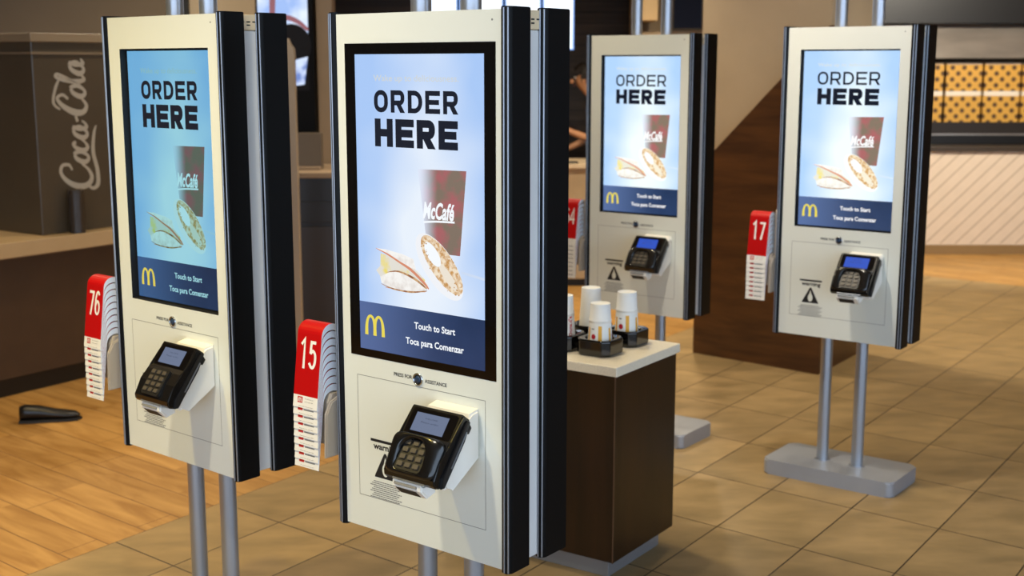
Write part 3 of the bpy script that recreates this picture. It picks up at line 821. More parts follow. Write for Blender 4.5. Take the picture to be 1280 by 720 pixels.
    bp = N.new('ShaderNodeBump'); bp.inputs['Strength'].default_value = .4; bp.inputs['Distance'].default_value = .002
    L.new(math_('SUBTRACT', 1, math_('MAXIMUM', joint, 0)), bp.inputs['Height']); L.new(bp.outputs[0], b.inputs['Normal'])
    return m
XL, XR, YF, YB, ZC = -5.5, 6.5, -3.5, 13.2, 3.2
mb = MB(); mb.box((XL, YF, -.1), (XR, YB, 0), floor_material()); struct(mb.build('floor'), 'tan tile floor meeting honey wood planks')
M_ceil = mat('ceiling_paint', (150, 138, 122), .8)
mb = MB(); mb.box((XL, YF, ZC), (XR, YB, ZC+.1), M_ceil); struct(mb.build('ceiling'), 'flat ceiling above the kiosks')
M_wall = mat('tan_wall_paint', (176, 156, 128), .75, noise=.04, nscale=2, bump=.15)
M_wallb = mat('brown_wall_paint', (112, 96, 76), .7, noise=.05, nscale=2)
def slat_mat(name, dark, light):
    m = bpy.data.materials.new(name); nt, N, L, b = nodes_of(m)
    tc = N.new('ShaderNodeTexCoord'); sp = N.new('ShaderNodeSeparateXYZ'); L.new(tc.outputs['Object'], sp.inputs[0])
    mp = N.new('ShaderNodeMapping'); mp.inputs['Scale'].default_value = (.6, .6, 9); L.new(tc.outputs['Object'], mp.inputs[0])
    n = N.new('ShaderNodeTexNoise'); n.inputs['Scale'].default_value = 1.5; n.inputs['Detail'].default_value = 4; L.new(mp.outputs[0], n.inputs['Vector'])
    r = N.new('ShaderNodeValToRGB'); r.color_ramp.elements[0].position = .35; r.color_ramp.elements[1].position = .65
    r.color_ramp.elements[0].color = lin(dark); r.color_ramp.elements[1].color = lin(light)
    L.new(n.outputs[0], r.inputs[0]); L.new(r.outputs[0], b.inputs['Base Color']); b.inputs['Roughness'].default_value = .5
    return m
M_slat = slat_mat('dark_slatted_timber', (46, 36, 29), (70, 56, 45))
mb = MB()
mb.box((XL, YB, 0), (XR, YB+.1, ZC), M_slat)
struct(mb.build('wall_back'), 'dark timber clad back wall')
mb = MB(); mb.box((XL-.1, YF, 0), (XL, YB, ZC), M_wallb); struct(mb.build('wall_left'), 'brown left wall')
mb = MB(); mb.box((XR, 2.0, 0), (XR+.1, YB, ZC), M_wall); struct(mb.build('wall_right'), 'tan right wall')  # unseen wall; front part left open to let daylight in

# timber feature wall further in, running behind screens and person
mb = MB(); mb.box((-1.75, 11.8, 0), (1.10, 11.9, ZC), M_slat)
for i in range(32): mb.box((-1.75, 11.79, .05+i*.098), (1.10, 11.8, .055+i*.098+.001), M_blackd)
struct(mb.build('wall_middle'), 'dark wall of horizontal timber boards')

# tan wall behind the left kiosk
mb = MB(); mb.box((-2.372, 9.5, 0), (-1.70, 9.62, ZC), M_wall); struct(mb.build('wall_tan'), 'tan wall between drinks station and wall screen')
mb = MB(); mb.box((-2.405, 9.46, 0), (-2.366, 9.56, ZC), M_blackd); struct(mb.build('trim_1'), 'black vertical trim on tan wall')
mb = MB(); mb.box((-5.4, 9.6, 0), (-2.40, 9.72, ZC), M_wallb)
struct(mb.build('wall_brown'), 'brown wall above the drinks station')

# column beside the wall screen
M_col = mat('taupe_column_paint', (134, 114, 92), .7)
mb = MB(); mb.box((-1.325, 8.75, 0), (-1.215, 8.90, ZC), M_col, bev=.004)
struct(mb.build('column'), 'taupe column beside the wall screen')

# ------------------------------------------------------------------ wall screen at left
t = empty('wall_screen', (-1.50, 8.42, 1.74))
tag(t, 'black framed wall screen with blue and white picture, behind the left kiosk', 'screen')
mb = MB(); mb.box((-.17, 0, -.45), (.205, .07, .80), mat('matt_black_frame', (8, 8, 9), .6, spec=.1), bev=.006); mb.build('screen_frame', t)
mb = MB()
w_b = emis_noise('wall_screen_sky', (150, 180, 236), (225, 236, 252), 1., 4, .4, .6)
w_w = emis_noise('wall_screen_foam', (92, 118, 190), (206, 220, 248), 1., 14, .4, .6)
w_r = emis('wall_screen_red', (150, 60, 56), .8); w_k = emis('wall_screen_black', (2, 2, 4), .4, gloss=.6)
w_k.node_tree.nodes['Principled BSDF'].inputs['Specular IOR Level'].default_value = .1
mb.rect(-.155, -.17, .17, .78, -.001, w_k)
mb.flat([(-.155, .22), (.17, .16), (.17, .60), (-.155, .60)], -.002, w_b)
mb.ribbon([(-.05, .70), (-.055, .44), (-.06, .30)], [.05, .04, .035], -.003, w_r, smooth=4)
mb.ribbon([(-.06, .28), (.03, .30), (.11, .27), (.17, .22)], [.03, .035, .03, .02], -.003, w_r, smooth=4)
mb.flat(ell(.06, .12, .13, .14), -.004, w_k)
mb.flat([(-.02, -.155), (.14, -.13), (.165, .05), (.09, .03), (.02, -.02), (-.06, -.02), (-.155, .0), (-.155, -.16)], -.005, w_w)
mb.build('screen_image', t)

# dark service cabinet with taupe ledge under the screen
t = empty('service_cabinet', (-1.5, 8.0, 0))
tag(t, 'black service cabinet with taupe ledge, under the wall screen', 'cabinet')
M_cab = mat('near_black_cabinet', (15, 12, 10), .4)
M_cabl = mat('dark_bronze_door', (38, 30, 24), .4)
mb = MB(); mb.box((-.24, .02, 0), (.42, .7, 1.03), M_cab); mb.build('cabinet_body', t)
mb = MB(); mb.box((-.26, 0, 1.03), (.44, .72, 1.065), M_col, bev=.004); mb.build('ledge', t)
mb = MB(); mb.box((-.24, .25, 1.065), (.262, .33, 1.30), mat('umber_back_panel', (92, 80, 66), .6)); mb.box((-.24, .18, 1.065), (.262, .25, 1.085), M_col); mb.build('back_panel', t)
for x in (-.21, .10):
    mb = MB(); mb.box((x, .006, .06), (x+.29, .02, .72), M_cabl, bev=.003); mb.box((x, .006, .75), (x+.29, .02, .88), M_cab, bev=.003); mb.build('cabinet_door', t)

# slim beige upright behind the left kiosk
mb = MB(); mb.prism([(-.032, 0), (.032, 0), (.032, 1.82), (.026, 1.838), (.012, 1.846), (.0, 1.888), (-.032, 1.893)], -.03, .03, 1, mat('beige_upright', (150, 134, 112), .5), bev=.004)
o = mb.build('divider_post'); o.location = (-1.315, 7.6, 0); tag(o, 'slim beige upright post between the left kiosk and the wall screen', 'post')

# ------------------------------------------------------------------ menu boards hanging behind the nearest kiosk
M_mb = mat('menu_board_case', (24, 26, 32), .3)
mbw = emis_noise('menu_board_light', (214, 232, 255), (250, 253, 255), 1.35, 2.2, .35, .6)
mbe = emis('menu_board_blue_edge', (110, 160, 240), 1.0)
for i, (x0, x1, lb) in enumerate(((-.66, -.355, 'leftmost'), (-.349, -.055, 'second from left'), (-.049, .193, 'third from left'), (.199, .412, 'rightmost'))):
    t = empty('menu_board', ((x0+x1)/2, 8.5, 1.83))
    tag(t, 'lit white menu screen hung behind the nearest kiosk, %s of four' % lb, 'menu screen', 'hanging menu screens')
    w = (x1-x0)/2
    mb = MB(); mb.box((-w, .002, 0), (w, .05, .62), M_mb, bev=.003); mb.box((-.02, .02, .6), (.02, .04, 3.2-1.83), M_mb); mb.build('screen_case', t)
    mb = MB(); mb.rect(-w+.003, .003, w-.003, .617, .0, mbe); mb.rect(-w+.012, .010, w-.012, .61, -.001, mbw); mb.build('lit_face', t)

# ------------------------------------------------------------------ service counters
M_lam = mat('beige_laminate', (182, 160, 128), .45, noise=.05)
M_ctop = mat('pale_counter_top', (222, 202, 172), .3)
t = empty('pickup_counter', (0, 9.9, 0))
tag(t, 'beige counter with pale top seen between the nearest and farthest kiosks', 'counter')
mb = MB(); mb.box((-.2, .03, .06), (1.2, .6, .94), M_lam, bev=.003); mb.build('counter_front', t)
mb = MB(); mb.box((-.22, 0, .94), (1.22, .62, .975), M_ctop, bev=.003); mb.build('counter_top', t)
mb = MB(); mb.box((-.18, .07, 0), (1.18, .58, .06), M_cab); mb.build('toe_kick', t)
# small dark till tray on the counter top
mb = MB(); mb.box((-.07, -.05, 0), (.07, .05, .012), M_plast2, bev=.003); mb.box((-.06, -.04, .010), (.06, .04, .014), M_blackd, bev=.002)
o = mb.build('counter_tray'); o.location = (.45, 9.98, .975); tag(o, 'small dark tray lying on the beige counter beside the farthest kiosk', 'tray')

# tan wall and soffit behind the farthest kiosk
mb = MB(); mb.box((1.0, 10.9, 0), (2.6, 11.0, ZC), M_wall); struct(mb.build('wall_alcove'), 'tan wall behind the farthest kiosk')
mb = MB(); mb.box((1.03, 10.25, 2.085), (1.155, 10.9, ZC), mat('cream_soffit', (214, 184, 138), .6), bev=.004)
struct(mb.build('soffit'), 'cream boxed soffit on tan wall')
mb = MB(); mb.box((1.285, 10.30, 2.02), (1.515, 10.345, 2.85), M_mb, bev=.004); mb.box((1.292, 10.295, 2.027), (1.508, 10.301, 2.843), mat('navy_board_face', (14, 20, 38), .7, spec=.1))
mb.box((1.38, 10.34, 2.5), (1.42, 10.92, 2.54), M_mb)
o = mb.build('notice_board'); tag(o, 'dark navy board hung above the farthest kiosk', 'board')
mb = MB(); mb.box((1.0, 10.40, 1.70), (2.2, 10.9, 2.0), M_wall); struct(mb.build('ledge'), 'tan ledge below the navy board')

# ------------------------------------------------------------------ timber and plaster partition behind the right kiosk
P1 = Vector((1.74, 7.033, 0)); d1 = Vector((-.7463, .6656, 0))          # along its front face, leftwards
d2 = Vector((.5624, .8269, 0))                                          # along its right face
M_oak = slat_mat('brown_oak_panel', (66, 42, 22), (98, 66, 38))
M_oak = wood('brown_oak_panelling', (54, 28, 9), (98, 60, 26), 2.2, (.7, .7, 5), .42)
M_plaster = mat('tan_textured_plaster', (182, 162, 134), .75, noise=.06, nscale=2.5, bump=.3, bscale=120)
pt = MB()
LW, RW = .83, .66
def pf(s, z, o=0): return P1+d1*s+Vector((0, 0, z))-Vector((d1.y, -d1.x, 0))*0
def quad_prism(mb, base, z0, z1, m):
    vs = [(p.x, p.y, z0) for p in base]+[(p.x, p.y, z1) for p in base]
    mb.add(vs, [[3, 2, 1, 0], [4, 5, 6, 7], [0, 1, 5, 4], [1, 2, 6, 5], [2, 3, 7, 6], [3, 0, 4, 7]], m)
base = [P1, P1+d2*RW, P1+d2*RW+d1*LW, P1+d1*LW]
quad_prism(pt, base, 0, ZC, M_plaster)
ob = pt.build('wall_partition'); struct(ob, 'tan plaster partition')
# timber cladding standing proud, cut on a diagonal across the front face
nf = Vector((-d1.y, d1.x, 0)); nf = nf if nf.y < 0 else -nf
s_at = lambda s: s
mb = MB()
outl = [(0.0, 0.0), (LW, 0.0), (LW, 1.128), (LW-.104, 1.228), (LW-.535, 1.652), (LW-.818, 1.935), (0, 1.947)]
th = .02
va = [P1+d1*s+Vector((0, 0, z))+nf*th for s, z in outl]; vb = [P1+d1*s+Vector((0, 0, z))-nf*.001 for s, z in outl]
n = len(outl)
mb.add([tuple(v) for v in va+vb], [list(range(n)), [n+i for i in range(n)][::-1]]+[[i, n+i, n+(i+1) % n, (i+1) % n] for i in range(n)], M_oak)
nr = Vector((d2.y, -d2.x, 0))
q = [P1+nf*th-nr*0, P1+nf*th+nr*th, P1+d2*RW+nr*th, P1+d2*RW]
vs = [(p.x, p.y, 0) for p in q]+[(p.x, p.y, 1.947) for p in q]
mb.add(vs, [[3, 2, 1, 0], [4, 5, 6, 7], [0, 1, 5, 4], [1, 2, 6, 5], [2, 3, 7, 6], [3, 0, 4, 7]], M_oak)
o = mb.build('oak_panelling'); struct(o, 'brown timber panelling with a diagonal top edge')

# ------------------------------------------------------------------ drinks station at far left
F = Matrix(((A.x, -A.y, 0, -2.438), (A.y, A.x, 0, 6.793), (0, 0, 1, 0), (0, 0, 0, 1)))   # x along the face, y into the unit
t = empty('drinks_counter', (-2.438, 6.793, 0), rzA)
tag(t, 'brown drinks counter with pale top at the left edge, under the soda dispenser', 'counter')
M_dk = mat('brown_counter_front', (64, 45, 30), .45, noise=.1)
mb = MB(); mb.box((-.95, 0.02, .10), (1.1, .72, .75), M_dk, bev=.003); mb.build('counter_front', t)
mb = MB(); mb.box((-.95, .05, 0), (1.1, .7, .10), M_cab); mb.build('toe_kick', t)
mb = MB(); mb.box((-.97, -.085, .755), (1.12, .74, .835), mat('sand_counter_top', (176, 150, 112), .35), bev=.004); mb.build('counter_top', t)
mb = MB(); mb.box((-.95, .012, .735), (1.1, .03, .752), mat('brown_counter_trim', (118, 96, 70), .5)); mb.build('counter_trim', t)  # mid-brown strip just below the counter top
# dispenser
t = empty('soda_dispenser', (-2.438, 6.793, .835), rzA)
tag(t, 'tall dark brown soda dispenser with white script lettering on its side', 'soda dispenser')
M_sd = mat('dark_brown_gloss', (76, 66, 52), .3, noise=.08, nscale=3)
mb = MB(); mb.box((-.10, .02, 0), (.62, .70, 1.05), M_sd, bev=.006)
mb.box((-.11, .005, .955), (.63, .71, .968), mat('taupe_cap_line', (120, 104, 82), .5))
mb.build('dispenser_body', t)
mb = MB(); mb.box((-.12, -.008, 1.02), (.64, .72, 1.065), mat('light_cap', (138, 120, 94), .5), bev=.004); mb.build('dispenser_cap', t)
mb = MB()
M_let = mat('faded_white_lettering', (168, 160, 144), .5)
# local drawing: reading direction +s, up +h ; mapped to z and -x
S = .098
def P_(s, h): return (.222-h*S, .218+s*S*.93)
def stroke(pts, ws, y): mb.ribbon([P_(*p) for p in pts], [w*S*1.25 for w in ws], y, M_let, smooth=6)
y = .0195-.0008
# C
stroke([(1.30, 1.15), (1.62, 1.35), (1.60, 1.78), (1.15, 1.88), (.62, 1.45), (.30, .75), (.38, .15), (.80, -.12), (1.30, .10), (1.62, .5)], [.08, .14, .16, .16, .22, .28, .26, .2, .14, .08], y)
stroke([(.36, .2), (.12, -.15), (.35, -.5), (1.2, -.52), (2.3, -.3), (3.4, -.42), (3.9, -.6)], [.10, .16, .22, .2, .2, .16, .05], y-.0003)
def lo(cx, y): stroke([(cx+.28, .95), (cx, .8), (cx-.22, .35), (cx-.08, .05), (cx+.18, .1), (cx+.42, .5), (cx+.36, .88), (cx+.28, .95)], [.14, .2, .24, .18, .14, .2, .18, .14], y)
lo(1.95, y-.0002)
stroke([(2.95, .8), (2.85, .98), (2.6, .8), (2.42, .35), (2.6, .05), (2.9, .2), (3.05, .4)], [.14, .16, .18, .24, .18, .12, .08], y-.0001)
lo(3.4, y-.0002); stroke([(3.85, .98), (3.72, .5), (3.8, .06), (4.05, .15), (4.2, .35)], [.18, .2, .18, .12, .08], y-.0001)
stroke([(4.15, .62), (4.5, .72)], [.14, .14], y)
# second C with its long crossing loop
stroke([(5.5, 1.15), (5.75, 1.5), (5.55, 1.85), (5.1, 1.5), (4.72, .8), (4.72, .2), (5.1, -.02), (5.5, .25)], [.12, .14, .14, .22, .3, .24, .18, .1], y)
stroke([(4.9, 1.7), (5.3, 2.1), (6.2, 1.9), (6.9, 1.5)], [.08, .14, .14, .08], y-.0003)
lo(5.85, y-.0002)
stroke([(6.3, .3), (6.7, 1.1), (6.95, 1.75), (6.78, 1.85), (6.6, 1.3), (6.52, .5), (6.62, .05), (6.9, .2)], [.08, .12, .14, .14, .18, .22, .18, .1], y-.0001)
lo(7.2, y-.0002); stroke([(7.62, .98), (7.5, .5), (7.58, .06), (7.85, .2)], [.18, .2, .18, .08], y-.0001)
mb.build('dispenser_lettering', t)['label'] = 'white script lettering reading Coca-Cola upwards'
# rounded detail at the left: dark cup stack in front of the dispenser
def cupstack(x, yy, h, lb):
    t2 = MB()
    prof = []
    k = int(h/.018)
    for i in range(k): prof += [(.040, i*.018), (.0425, i*.018+.003), (.0405, i*.018+.008), (.040, i*.018+.0175)]
    prof += [(.0395, h), (.036, h), (.032, h-.01), (0, h-.01)]
    t2.lathe(prof, mat('dark_lid_plastic', (52, 44, 36), .35), n=28, cap=False)
    o = t2.build('cup_stack'); p = F @ Vector((x, yy, .835)); o.location = p
    tag(o, lb, 'cup stack', 'stacks on the drinks counter')
cupstack(.085, -.032, .235, 'dark column of stacked cups against the soda dispenser')

# ------------------------------------------------------------------ far right: serving counter and shelves
t = empty('serving_counter', (3.9, 11.66, 0))
tag(t, 'pale serving counter with diagonal grooves at the right edge', 'counter')
M_pale = mat('pale_rose_beige_front', (220, 202, 182), .5)
mb = MB(); mb.box((-.5, .01, .09), (2.4, .8, .955), M_pale)
for i in range(26):
    x = -.9+i*.14
    a = (x, .10); b = (x+.85, .95)
    # clip to the panel
    t0 = max(0, (-.5-a[0])/.85); t1 = min(1, (2.4-a[0])/.85)
    if t1 <= t0: continue
    mb.ribbon([(a[0]+.85*t0, a[1]+.85*t0), (a[0]+.85*t1, a[1]+.85*t1)], .012, .0095, mat('groove_grey', (180, 160, 138), .6))
mb.build('counter_front', t)
mb = MB(); mb.box((-.5, .0, 0), (2.4, .8, .09), mat('ochre_toe_board', (140, 112, 72), .5)); mb.build('toe_board', t)
mb = MB(); mb.box((-.52, -.02, .955), (2.42, .3, 1.0), mat('dark_counter_edge', (58, 48, 38), .4), bev=.004); mb.build('counter_edge', t)
t = empty('heated_shelf', (3.9, 12.0, 0))
tag(t, 'dark heated serving shelf with steel hood at the right edge', 'serving shelf')
M_hood = mat('warm_stainless', (188, 178, 168), .3, metal=.8, noise=.15, nscale=2, stretch=(1,1,4))
mb = MB(); mb.box((-.5, .0, .99), (2.4, .7, 1.085), M_cab); mb.box((-.5, -.01, 1.085), (2.4, .0, 1.10), M_hood); mb.box((-.5, 0, 1.085), (2.4, .7, 1.205), M_cabl); mb.build('shelf_deck', t)
mb = MB(); mb.prism([(-.05, 1.80), (.7, 1.80), (.7, 2.12), (.12, 2.12)], -.5, 2.4, 0, M_hood, bev=.004); mb.build('hood', t)
mb = MB(); mb.box((-.5, .66, 1.205), (2.4, .70, 1.80), mat('shelf_back', (120, 100, 76), .6)); mb.build('shelf_back', t)
mb = MB(); mb.box((-1.0, .0, 2.12), (2.4, .8, ZC), M_cab); o = mb.build('bulkhead', None, loc=(3.9, 12.0, 0)); struct(o, 'dark bulkhead over the serving counter')
# patterned yellow food cartons
def dotted(name):
    m = bpy.data.materials.new(name); nt, N, L, b = nodes_of(m)
    tc = N.new('ShaderNodeTexCoord'); mp = N.new('ShaderNodeMapping'); mp.inputs['Rotation'].default_value = (0, PI/4, 0); mp.inputs['Scale'].default_value = (13, 13, 13)
    L.new(tc.outputs['Object'], mp.inputs[0]); fr = N.new('ShaderNodeVectorMath'); fr.operation = 'FRACTION'; L.new(mp.outputs[0], fr.inputs[0])
    ml = N.new('ShaderNodeVectorMath'); ml.operation = 'MULTIPLY'; ml.inputs[1].default_value = (1, 0, 1); L.new(fr.outputs[0], ml.inputs[0])
    ds = N.new('ShaderNodeVectorMath'); ds.operation = 'DISTANCE'; ds.inputs[1].default_value = (.5, 0, .5); L.new(ml.outputs[0], ds.inputs[0])
    r = N.new('ShaderNodeValToRGB'); r.color_ramp.elements[0].position = .24; r.color_ramp.elements[0].color = lin((84, 56, 30)); r.color_ramp.elements[1].position = .34; r.color_ramp.elements[1].color = lin((204, 154, 64))
    L.new(ds.outputs['Value'], r.inputs[0]); L.new(r.outputs[0], b.inputs['Base Color']); b.inputs['Roughness'].default_value = .5
    return m
M_dot = dotted('yellow_dotted_card')
M_lab = mat('white_shelf_label', (226, 214, 196), .5)
for r in range(2):
    for c in range(4):
        x = 3.72+c*.36; z = 1.205+r*.29
        mb = MB(); mb.prism([(0, 0), (.33, 0), (.335, .25), (-.005, .25)], 0, .22, 1, M_dot, bev=.003)
        if r == 0: mb.box((.0, -.002, .245), (.33, .21, .29), M_lab, bev=.002)
        else: mb.box((.0, -.002, .245), (.33, .21, .262), M_lab, bev=.002)
        o = mb.build('food_carton'); o.location = (x, 12.05, z)
        tag(o, ('yellow dotted carton on the %s row of the serving shelf, %s' % (('lower', 'upper')[r], ('beside the right kiosk', 'second from the right kiosk', 'third from the right kiosk', 'farthest from the right kiosk')[c])), 'carton', 'yellow dotted cartons on the serving shelf')

# ------------------------------------------------------------------ person behind the beige counter
def skinned(name, pts, edges, parent, mats, assign, sub=2):
    me = bpy.data.meshes.new(name); me.from_pydata([p[:3] for p in pts], edges, [])
    o = bpy.data.objects.new(name, me); C.objects.link(o)
    o.modifiers.new('skin', 'SKIN'); sk = me.skin_vertices[0].data if me.skin_vertices else None
    if sk is None:
        me.skin_vertices.new() if hasattr(me.skin_vertices, 'new') else None
        sk = me.skin_vertices[0].data
    for i, p in enumerate(pts):
        r = p[3]; sk[i].radius = r if isinstance(r, tuple) else (r, r)
        sk[i].use_root = (i == 0)
    s = o.modifiers.new('sub', 'SUBSURF'); s.levels = sub; s.render_levels = sub
    bpy.context.view_layer.update()
    me2 = bpy.data.meshes.new_from_object(o.evaluated_get(bpy.context.evaluated_depsgraph_get()))
    bpy.data.objects.remove(o); bpy.data.meshes.remove(me)
    me2.name = name
    o = bpy.data.objects.new(name, me2); C.objects.link(o); o.parent = parent
    me2.materials.clear()
    for m in mats: me2.materials.append(m)
    for p in me2.polygons: p.use_smooth = True; p.material_index = assign(p.center)
    return o
M_skin = mat('skin', (196, 140, 100), .5); M_shirt = mat('grey_shirt', (150, 148, 152), .8, noise=.08, nscale=20)
M_trous = mat('charcoal_trousers', (44, 42, 46), .8); M_hair = mat('dark_hair', (28, 20, 16), .6, noise=.3, nscale=60); M_shoe = mat('black_shoe_leather', (18, 17, 17), .35)
per = empty('person', (.80, 10.95, 0), 0)
tag(per, 'person in grey shirt and dark trousers with dark hair, leaning behind the beige counter', 'person')
# local axes: faces -x, leaning forward over the counter work
V = []; E_ = []
def node(x, y, z, r, par=None):
    V.append((x, y, z, r)); i = len(V)-1
    if par is not None: E_.append((par, i))
    return i
pel = node(.10, 0, .94, (.13, .17))
wai = node(.06, 0, 1.08, (.105, .14), pel)
che = node(-.02, 0, 1.27, (.115, .165), wai)
shl = node(-.07, 0, 1.41, (.085, .13), che)
nk = node(-.12, 0, 1.485, .052, shl)
nk2 = node(-.155, 0, 1.535, .05, nk)
hd = node(-.195, 0, 1.59, (.083, .072), nk2)
hd2 = node(-.205, 0, 1.665, (.075, .068), hd)
for s_ in (-1, 1):
    h1 = node(.09, s_*.10, .86, .095, pel); kn = node(.06, s_*.11, .50, .062, h1); an = node(.11, s_*.11, .10, .04, kn)
    ft = node(.04, s_*.11, .045, (.045, .035), an); node(-.10, s_*.12, .035, (.032, .03), ft)
    sh = node(-.06, s_*.19, 1.39, .056, shl); el = node(-.08 if s_ > 0 else -.14, s_*.25, 1.12, .042, sh)
    wr = node(-.30, s_*.20, 1.02 if s_ > 0 else 1.18, .027, el); pa = node(-.365, s_*.18, 1.02 if s_ > 0 else 1.22, (.022, .038), wr)
def assign_body(c):
    if c.z < .075: return 3
    if c.z < .95: return 2
    if c.z > 1.475 and c.x < -.07 and abs(c.y) < .12: return 0
    if c.x < -.17 and abs(c.y) > .10 and c.z < 1.3: return 0
    return 1
body = skinned('body', V, E_, per, [M_skin, M_shirt, M_trous, M_shoe], assign_body)
# hands' fingers, face and hair
def fing(p0, p1, p2, r, name='finger'):
    q = MB(); q.tube(p0, p1, r, M_skin, r*.93, n=10); q.tube(p1, p2, r*.93, M_skin, r*.75, n=10); q.build(name, per)
for s_, pz in ((1, 1.02), (-1, 1.22)):
    for k, l in enumerate((.030, .036, .034, .026)):
        yy = s_*.18+(k-1.5)*.017
        fing((-.375, yy, pz), (-.375-l, yy, pz-.008), (-.375-l*1.7, yy, pz-.030), .0078)
    yy = s_*.18-s_*.03
    fing((-.345, yy, pz), (-.365, yy-s_*.022, pz-.012), (-.390, yy-s_*.026, pz-.022), .009, 'thumb')
def ball(name, c, r, m, n=14):
    bm = bmesh.new(); bmesh.ops.create_uvsphere(bm, u_segments=n*2, v_segments=n, radius=1)
    for v in bm.verts: v.co = Vector((c[0]+v.co.x*r[0], c[1]+v.co.y*r[1], c[2]+v.co.z*r[2]))
    q = MB(); q.bm(bm, m, smooth=True); return q.build(name, per)
ball('nose', (-.288, 0, 1.60), (.018, .012, .020), M_skin)
for s_ in (-1, 1):
    e_ = ball('eye', (-.262, s_*.030, 1.632), (.010, .012, .008), mat('eye_white', (230, 225, 220), .3)); ball('pupil', (-.270, s_*.030, 1.632), (.004, .006, .006), M_hair).parent = e_
    ball('ear', (-.19, s_*.078, 1.61), (.018, .009, .028), M_skin)
ball('mouth', (-.270, 0, 1.566), (.008, .022, .005), mat('lips', (160, 84, 76), .5))
mbf = MB()
bm = bmesh.new(); bmesh.ops.create_uvsphere(bm, u_segments=32, v_segments=18, radius=1)
for v in bm.verts:
    x, y, z = v.co
    k = 1+.03*math.sin(9*x+5*z)+.03*math.sin(11*y)
    v.co = Vector((-.178+x*.098*k, y*.092*k, 1.655+z*.105*k))
geo = [v for v in bm.verts if v.co.x < -.225 and v.co.z < 1.685]
bmesh.ops.delete(bm, geom=geo, context='VERTS')
mbf.bm(bm, M_hair, smooth=True)
mbf.build('hair', per); mbf = MB()
bm = bmesh.new(); bmesh.ops.create_uvsphere(bm, u_segments=20, v_segments=12, radius=1)
for v in bm.verts: v.co = Vector((-.085+v.co.x*.045, v.co.y*.045, 1.66+v.co.z*.05))
mbf.bm(bm, M_hair, smooth=True)
mbf.build('hair_bun', per)

# black shoe at the far left
t = empty('shoe', (-2.285, 6.06, 0), .25)
tag(t, 'black shoe on the wood planks at the left edge', 'shoe')
mb = MB()
secs = [(-.14, .030, .070), (-.11, .037, .078), (-.05, .036, .070), (.02, .040, .050), (.08, .045, .038), (.12, .036, .030), (.14, .018, .018)]
n = 14; vs = []; fs = []
for x, w, h in secs:
    for i in range(n):
        a = PI*2*i/n; vs.append((x, w*math.cos(a), .012+max(0, h*(.5+.5*math.sin(a)))))
for k in range(len(secs)-1):
    for i in range(n): fs.append([k*n+i, k*n+(i+1) % n, (k+1)*n+(i+1) % n, (k+1)*n+i])
fs += [list(range(n))[::-1], [(len(secs)-1)*n+i for i in range(n)]]
mb.add(vs, fs, M_shoe, smooth=True); mb.build('shoe_upper', t)
mb = MB(); mb.prism([(-.145, -.03), (-.1, -.04), (.02, -.04), (.08, -.047), (.13, -.036), (.15, 0), (.13, .036), (.08, .047), (.02, .04), (-.1, .04), (-.145, .03)], 0, .014, 2, mat('shoe_sole', (30, 28, 27), .7), bev=.002); mb.build('shoe_sole', t)

# ------------------------------------------------------------------ lamps: kiosk lamps placed from reader shadows, some others added as fill
def downlight(x, y, e, col=(1, .80, .56), size=.16, spot=None, aim=None):
    t = empty('ceiling_downlight', (x, y, ZC))  # unseen fixture, also built for the lamps added as fill
    tag(t, 'round recessed ceiling downlight', 'ceiling light', 'ceiling downlights')
    mb = MB()
    mb.lathe([(.105, 0), (.108, -.008), (.088, -.010), (.082, -.002)], mat('downlight_trim', (210, 205, 196), .4), n=32, cap=False); mb.build('trim_ring', t)
    mb = MB(); mb.lathe([(.082, -.002), (0, -.0021)], emis('downlight_glow', (255, 226, 180), 6.), n=32, cap=False); mb.build('diffuser', t)
    ld = bpy.data.lights.new('downlight_lamp', 'SPOT'); ld.energy = e; ld.color = col; ld.shadow_soft_size = size/2
    ld.spot_size = spot or math.radians(110); ld.spot_blend = .7
    lo_ = bpy.data.objects.new('downlight_lamp', ld); C.objects.link(lo_); lo_.location = (x, y, ZC-.03)
    if aim: lo_.rotation_euler = (Vector(aim)-lo_.location).to_track_quat('-Z', 'Y').to_euler()
WARM = (1, .84, .60)
WIDE = math.radians(150)
downlight(-1.95, 2.85, 180, (1, .76, .20))
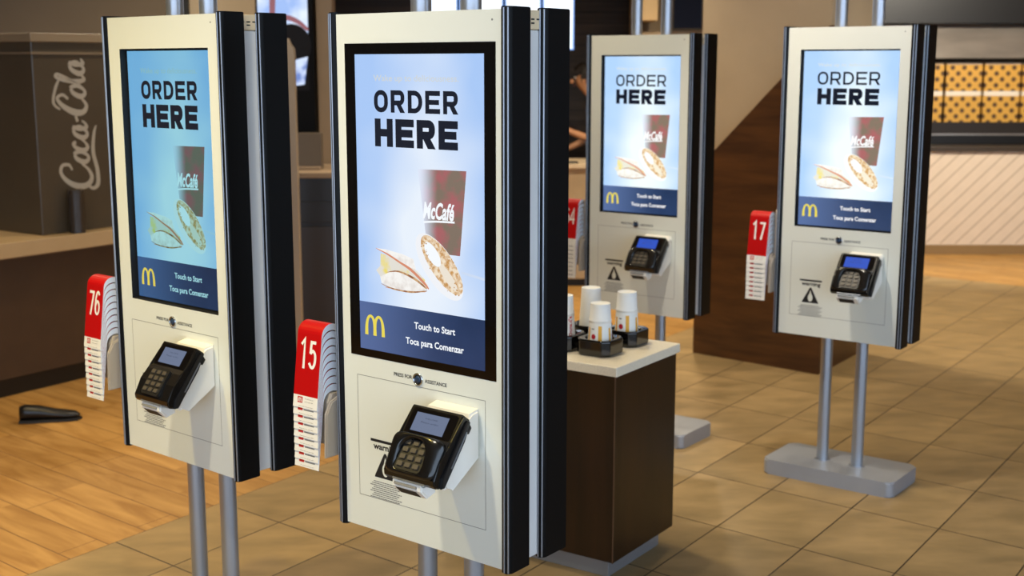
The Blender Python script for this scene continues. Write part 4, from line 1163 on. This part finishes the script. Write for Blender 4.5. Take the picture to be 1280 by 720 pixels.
downlight(3.7, 8.7, 300, (1, .84, .58), spot=math.radians(80))      # added lamp to brighten the far-right floor
downlight(-1.05, 2.30, 195, (1, .90, .68))      # nearest kiosk
downlight(-.15, 5.25, 85, (1, .84, .52))
downlight(.52, 4.45, 175, (1, .90, .76), spot=math.radians(60), aim=(1.30, 5.02, 1.35))
downlight(-2.3, 5.0, 115, (1, .78, .46))
downlight(-3.6, 4.0, 120, (1, .78, .46))
downlight(.3, 7.8, 170, WARM)
downlight(2.9, 6.8, 120, WARM)
downlight(.1, 9.5, 90, WARM)  # added to light the person behind the counter
downlight(4.0, 9.6, 620, (1, .90, .74), spot=math.radians(95), aim=(4.2, 11.9, .9))
downlight(1.2, 8.6, 260, WARM, spot=WIDE)
downlight(-1.2, 7.0, 80, WARM, spot=WIDE)
downlight(-2.4, 8.3, 120, (1, .88, .66), spot=WIDE)  # wide lamp added to brighten the tan wall
downlight(-3.6, 7.4, 110, WARM, spot=WIDE)  # another added lamp, lifting the brown wall and drinks station
downlight(-.30, 4.20, 75, (1, .90, .74), spot=math.radians(48), aim=(.42, 4.33, .80))  # narrow spot added to brighten the worktop and cups
downlight(1.3, 6.1, 60, WARM, spot=WIDE)

w = bpy.data.worlds.new('daylight'); bpy.context.scene.world = w; w.use_nodes = True
bg = w.node_tree.nodes['Background']; bg.inputs[0].default_value = (.62, .78, 1.0, 1); bg.inputs[1].default_value = 3.4

# ------------------------------------------------------------------ camera
cam = bpy.data.cameras.new('camera'); co = bpy.data.objects.new('camera', cam); C.objects.link(co)
co.location = (0, 0, 1.7315); co.rotation_euler = (PI/2-.1739, 0, 0)
cam.sensor_width = 36; cam.lens = 1582.5/1280*36
cam.dof.use_dof = True; cam.dof.focus_distance = 3.05; cam.dof.aperture_fstop = 4.2
cam.clip_start = .05
s = bpy.context.scene; s.camera = co
s.view_settings.view_transform = 'Standard'; s.view_settings.look = 'None'; s.view_settings.exposure = 0; s.view_settings.gamma = 1
s.view_settings.use_curve_mapping = False
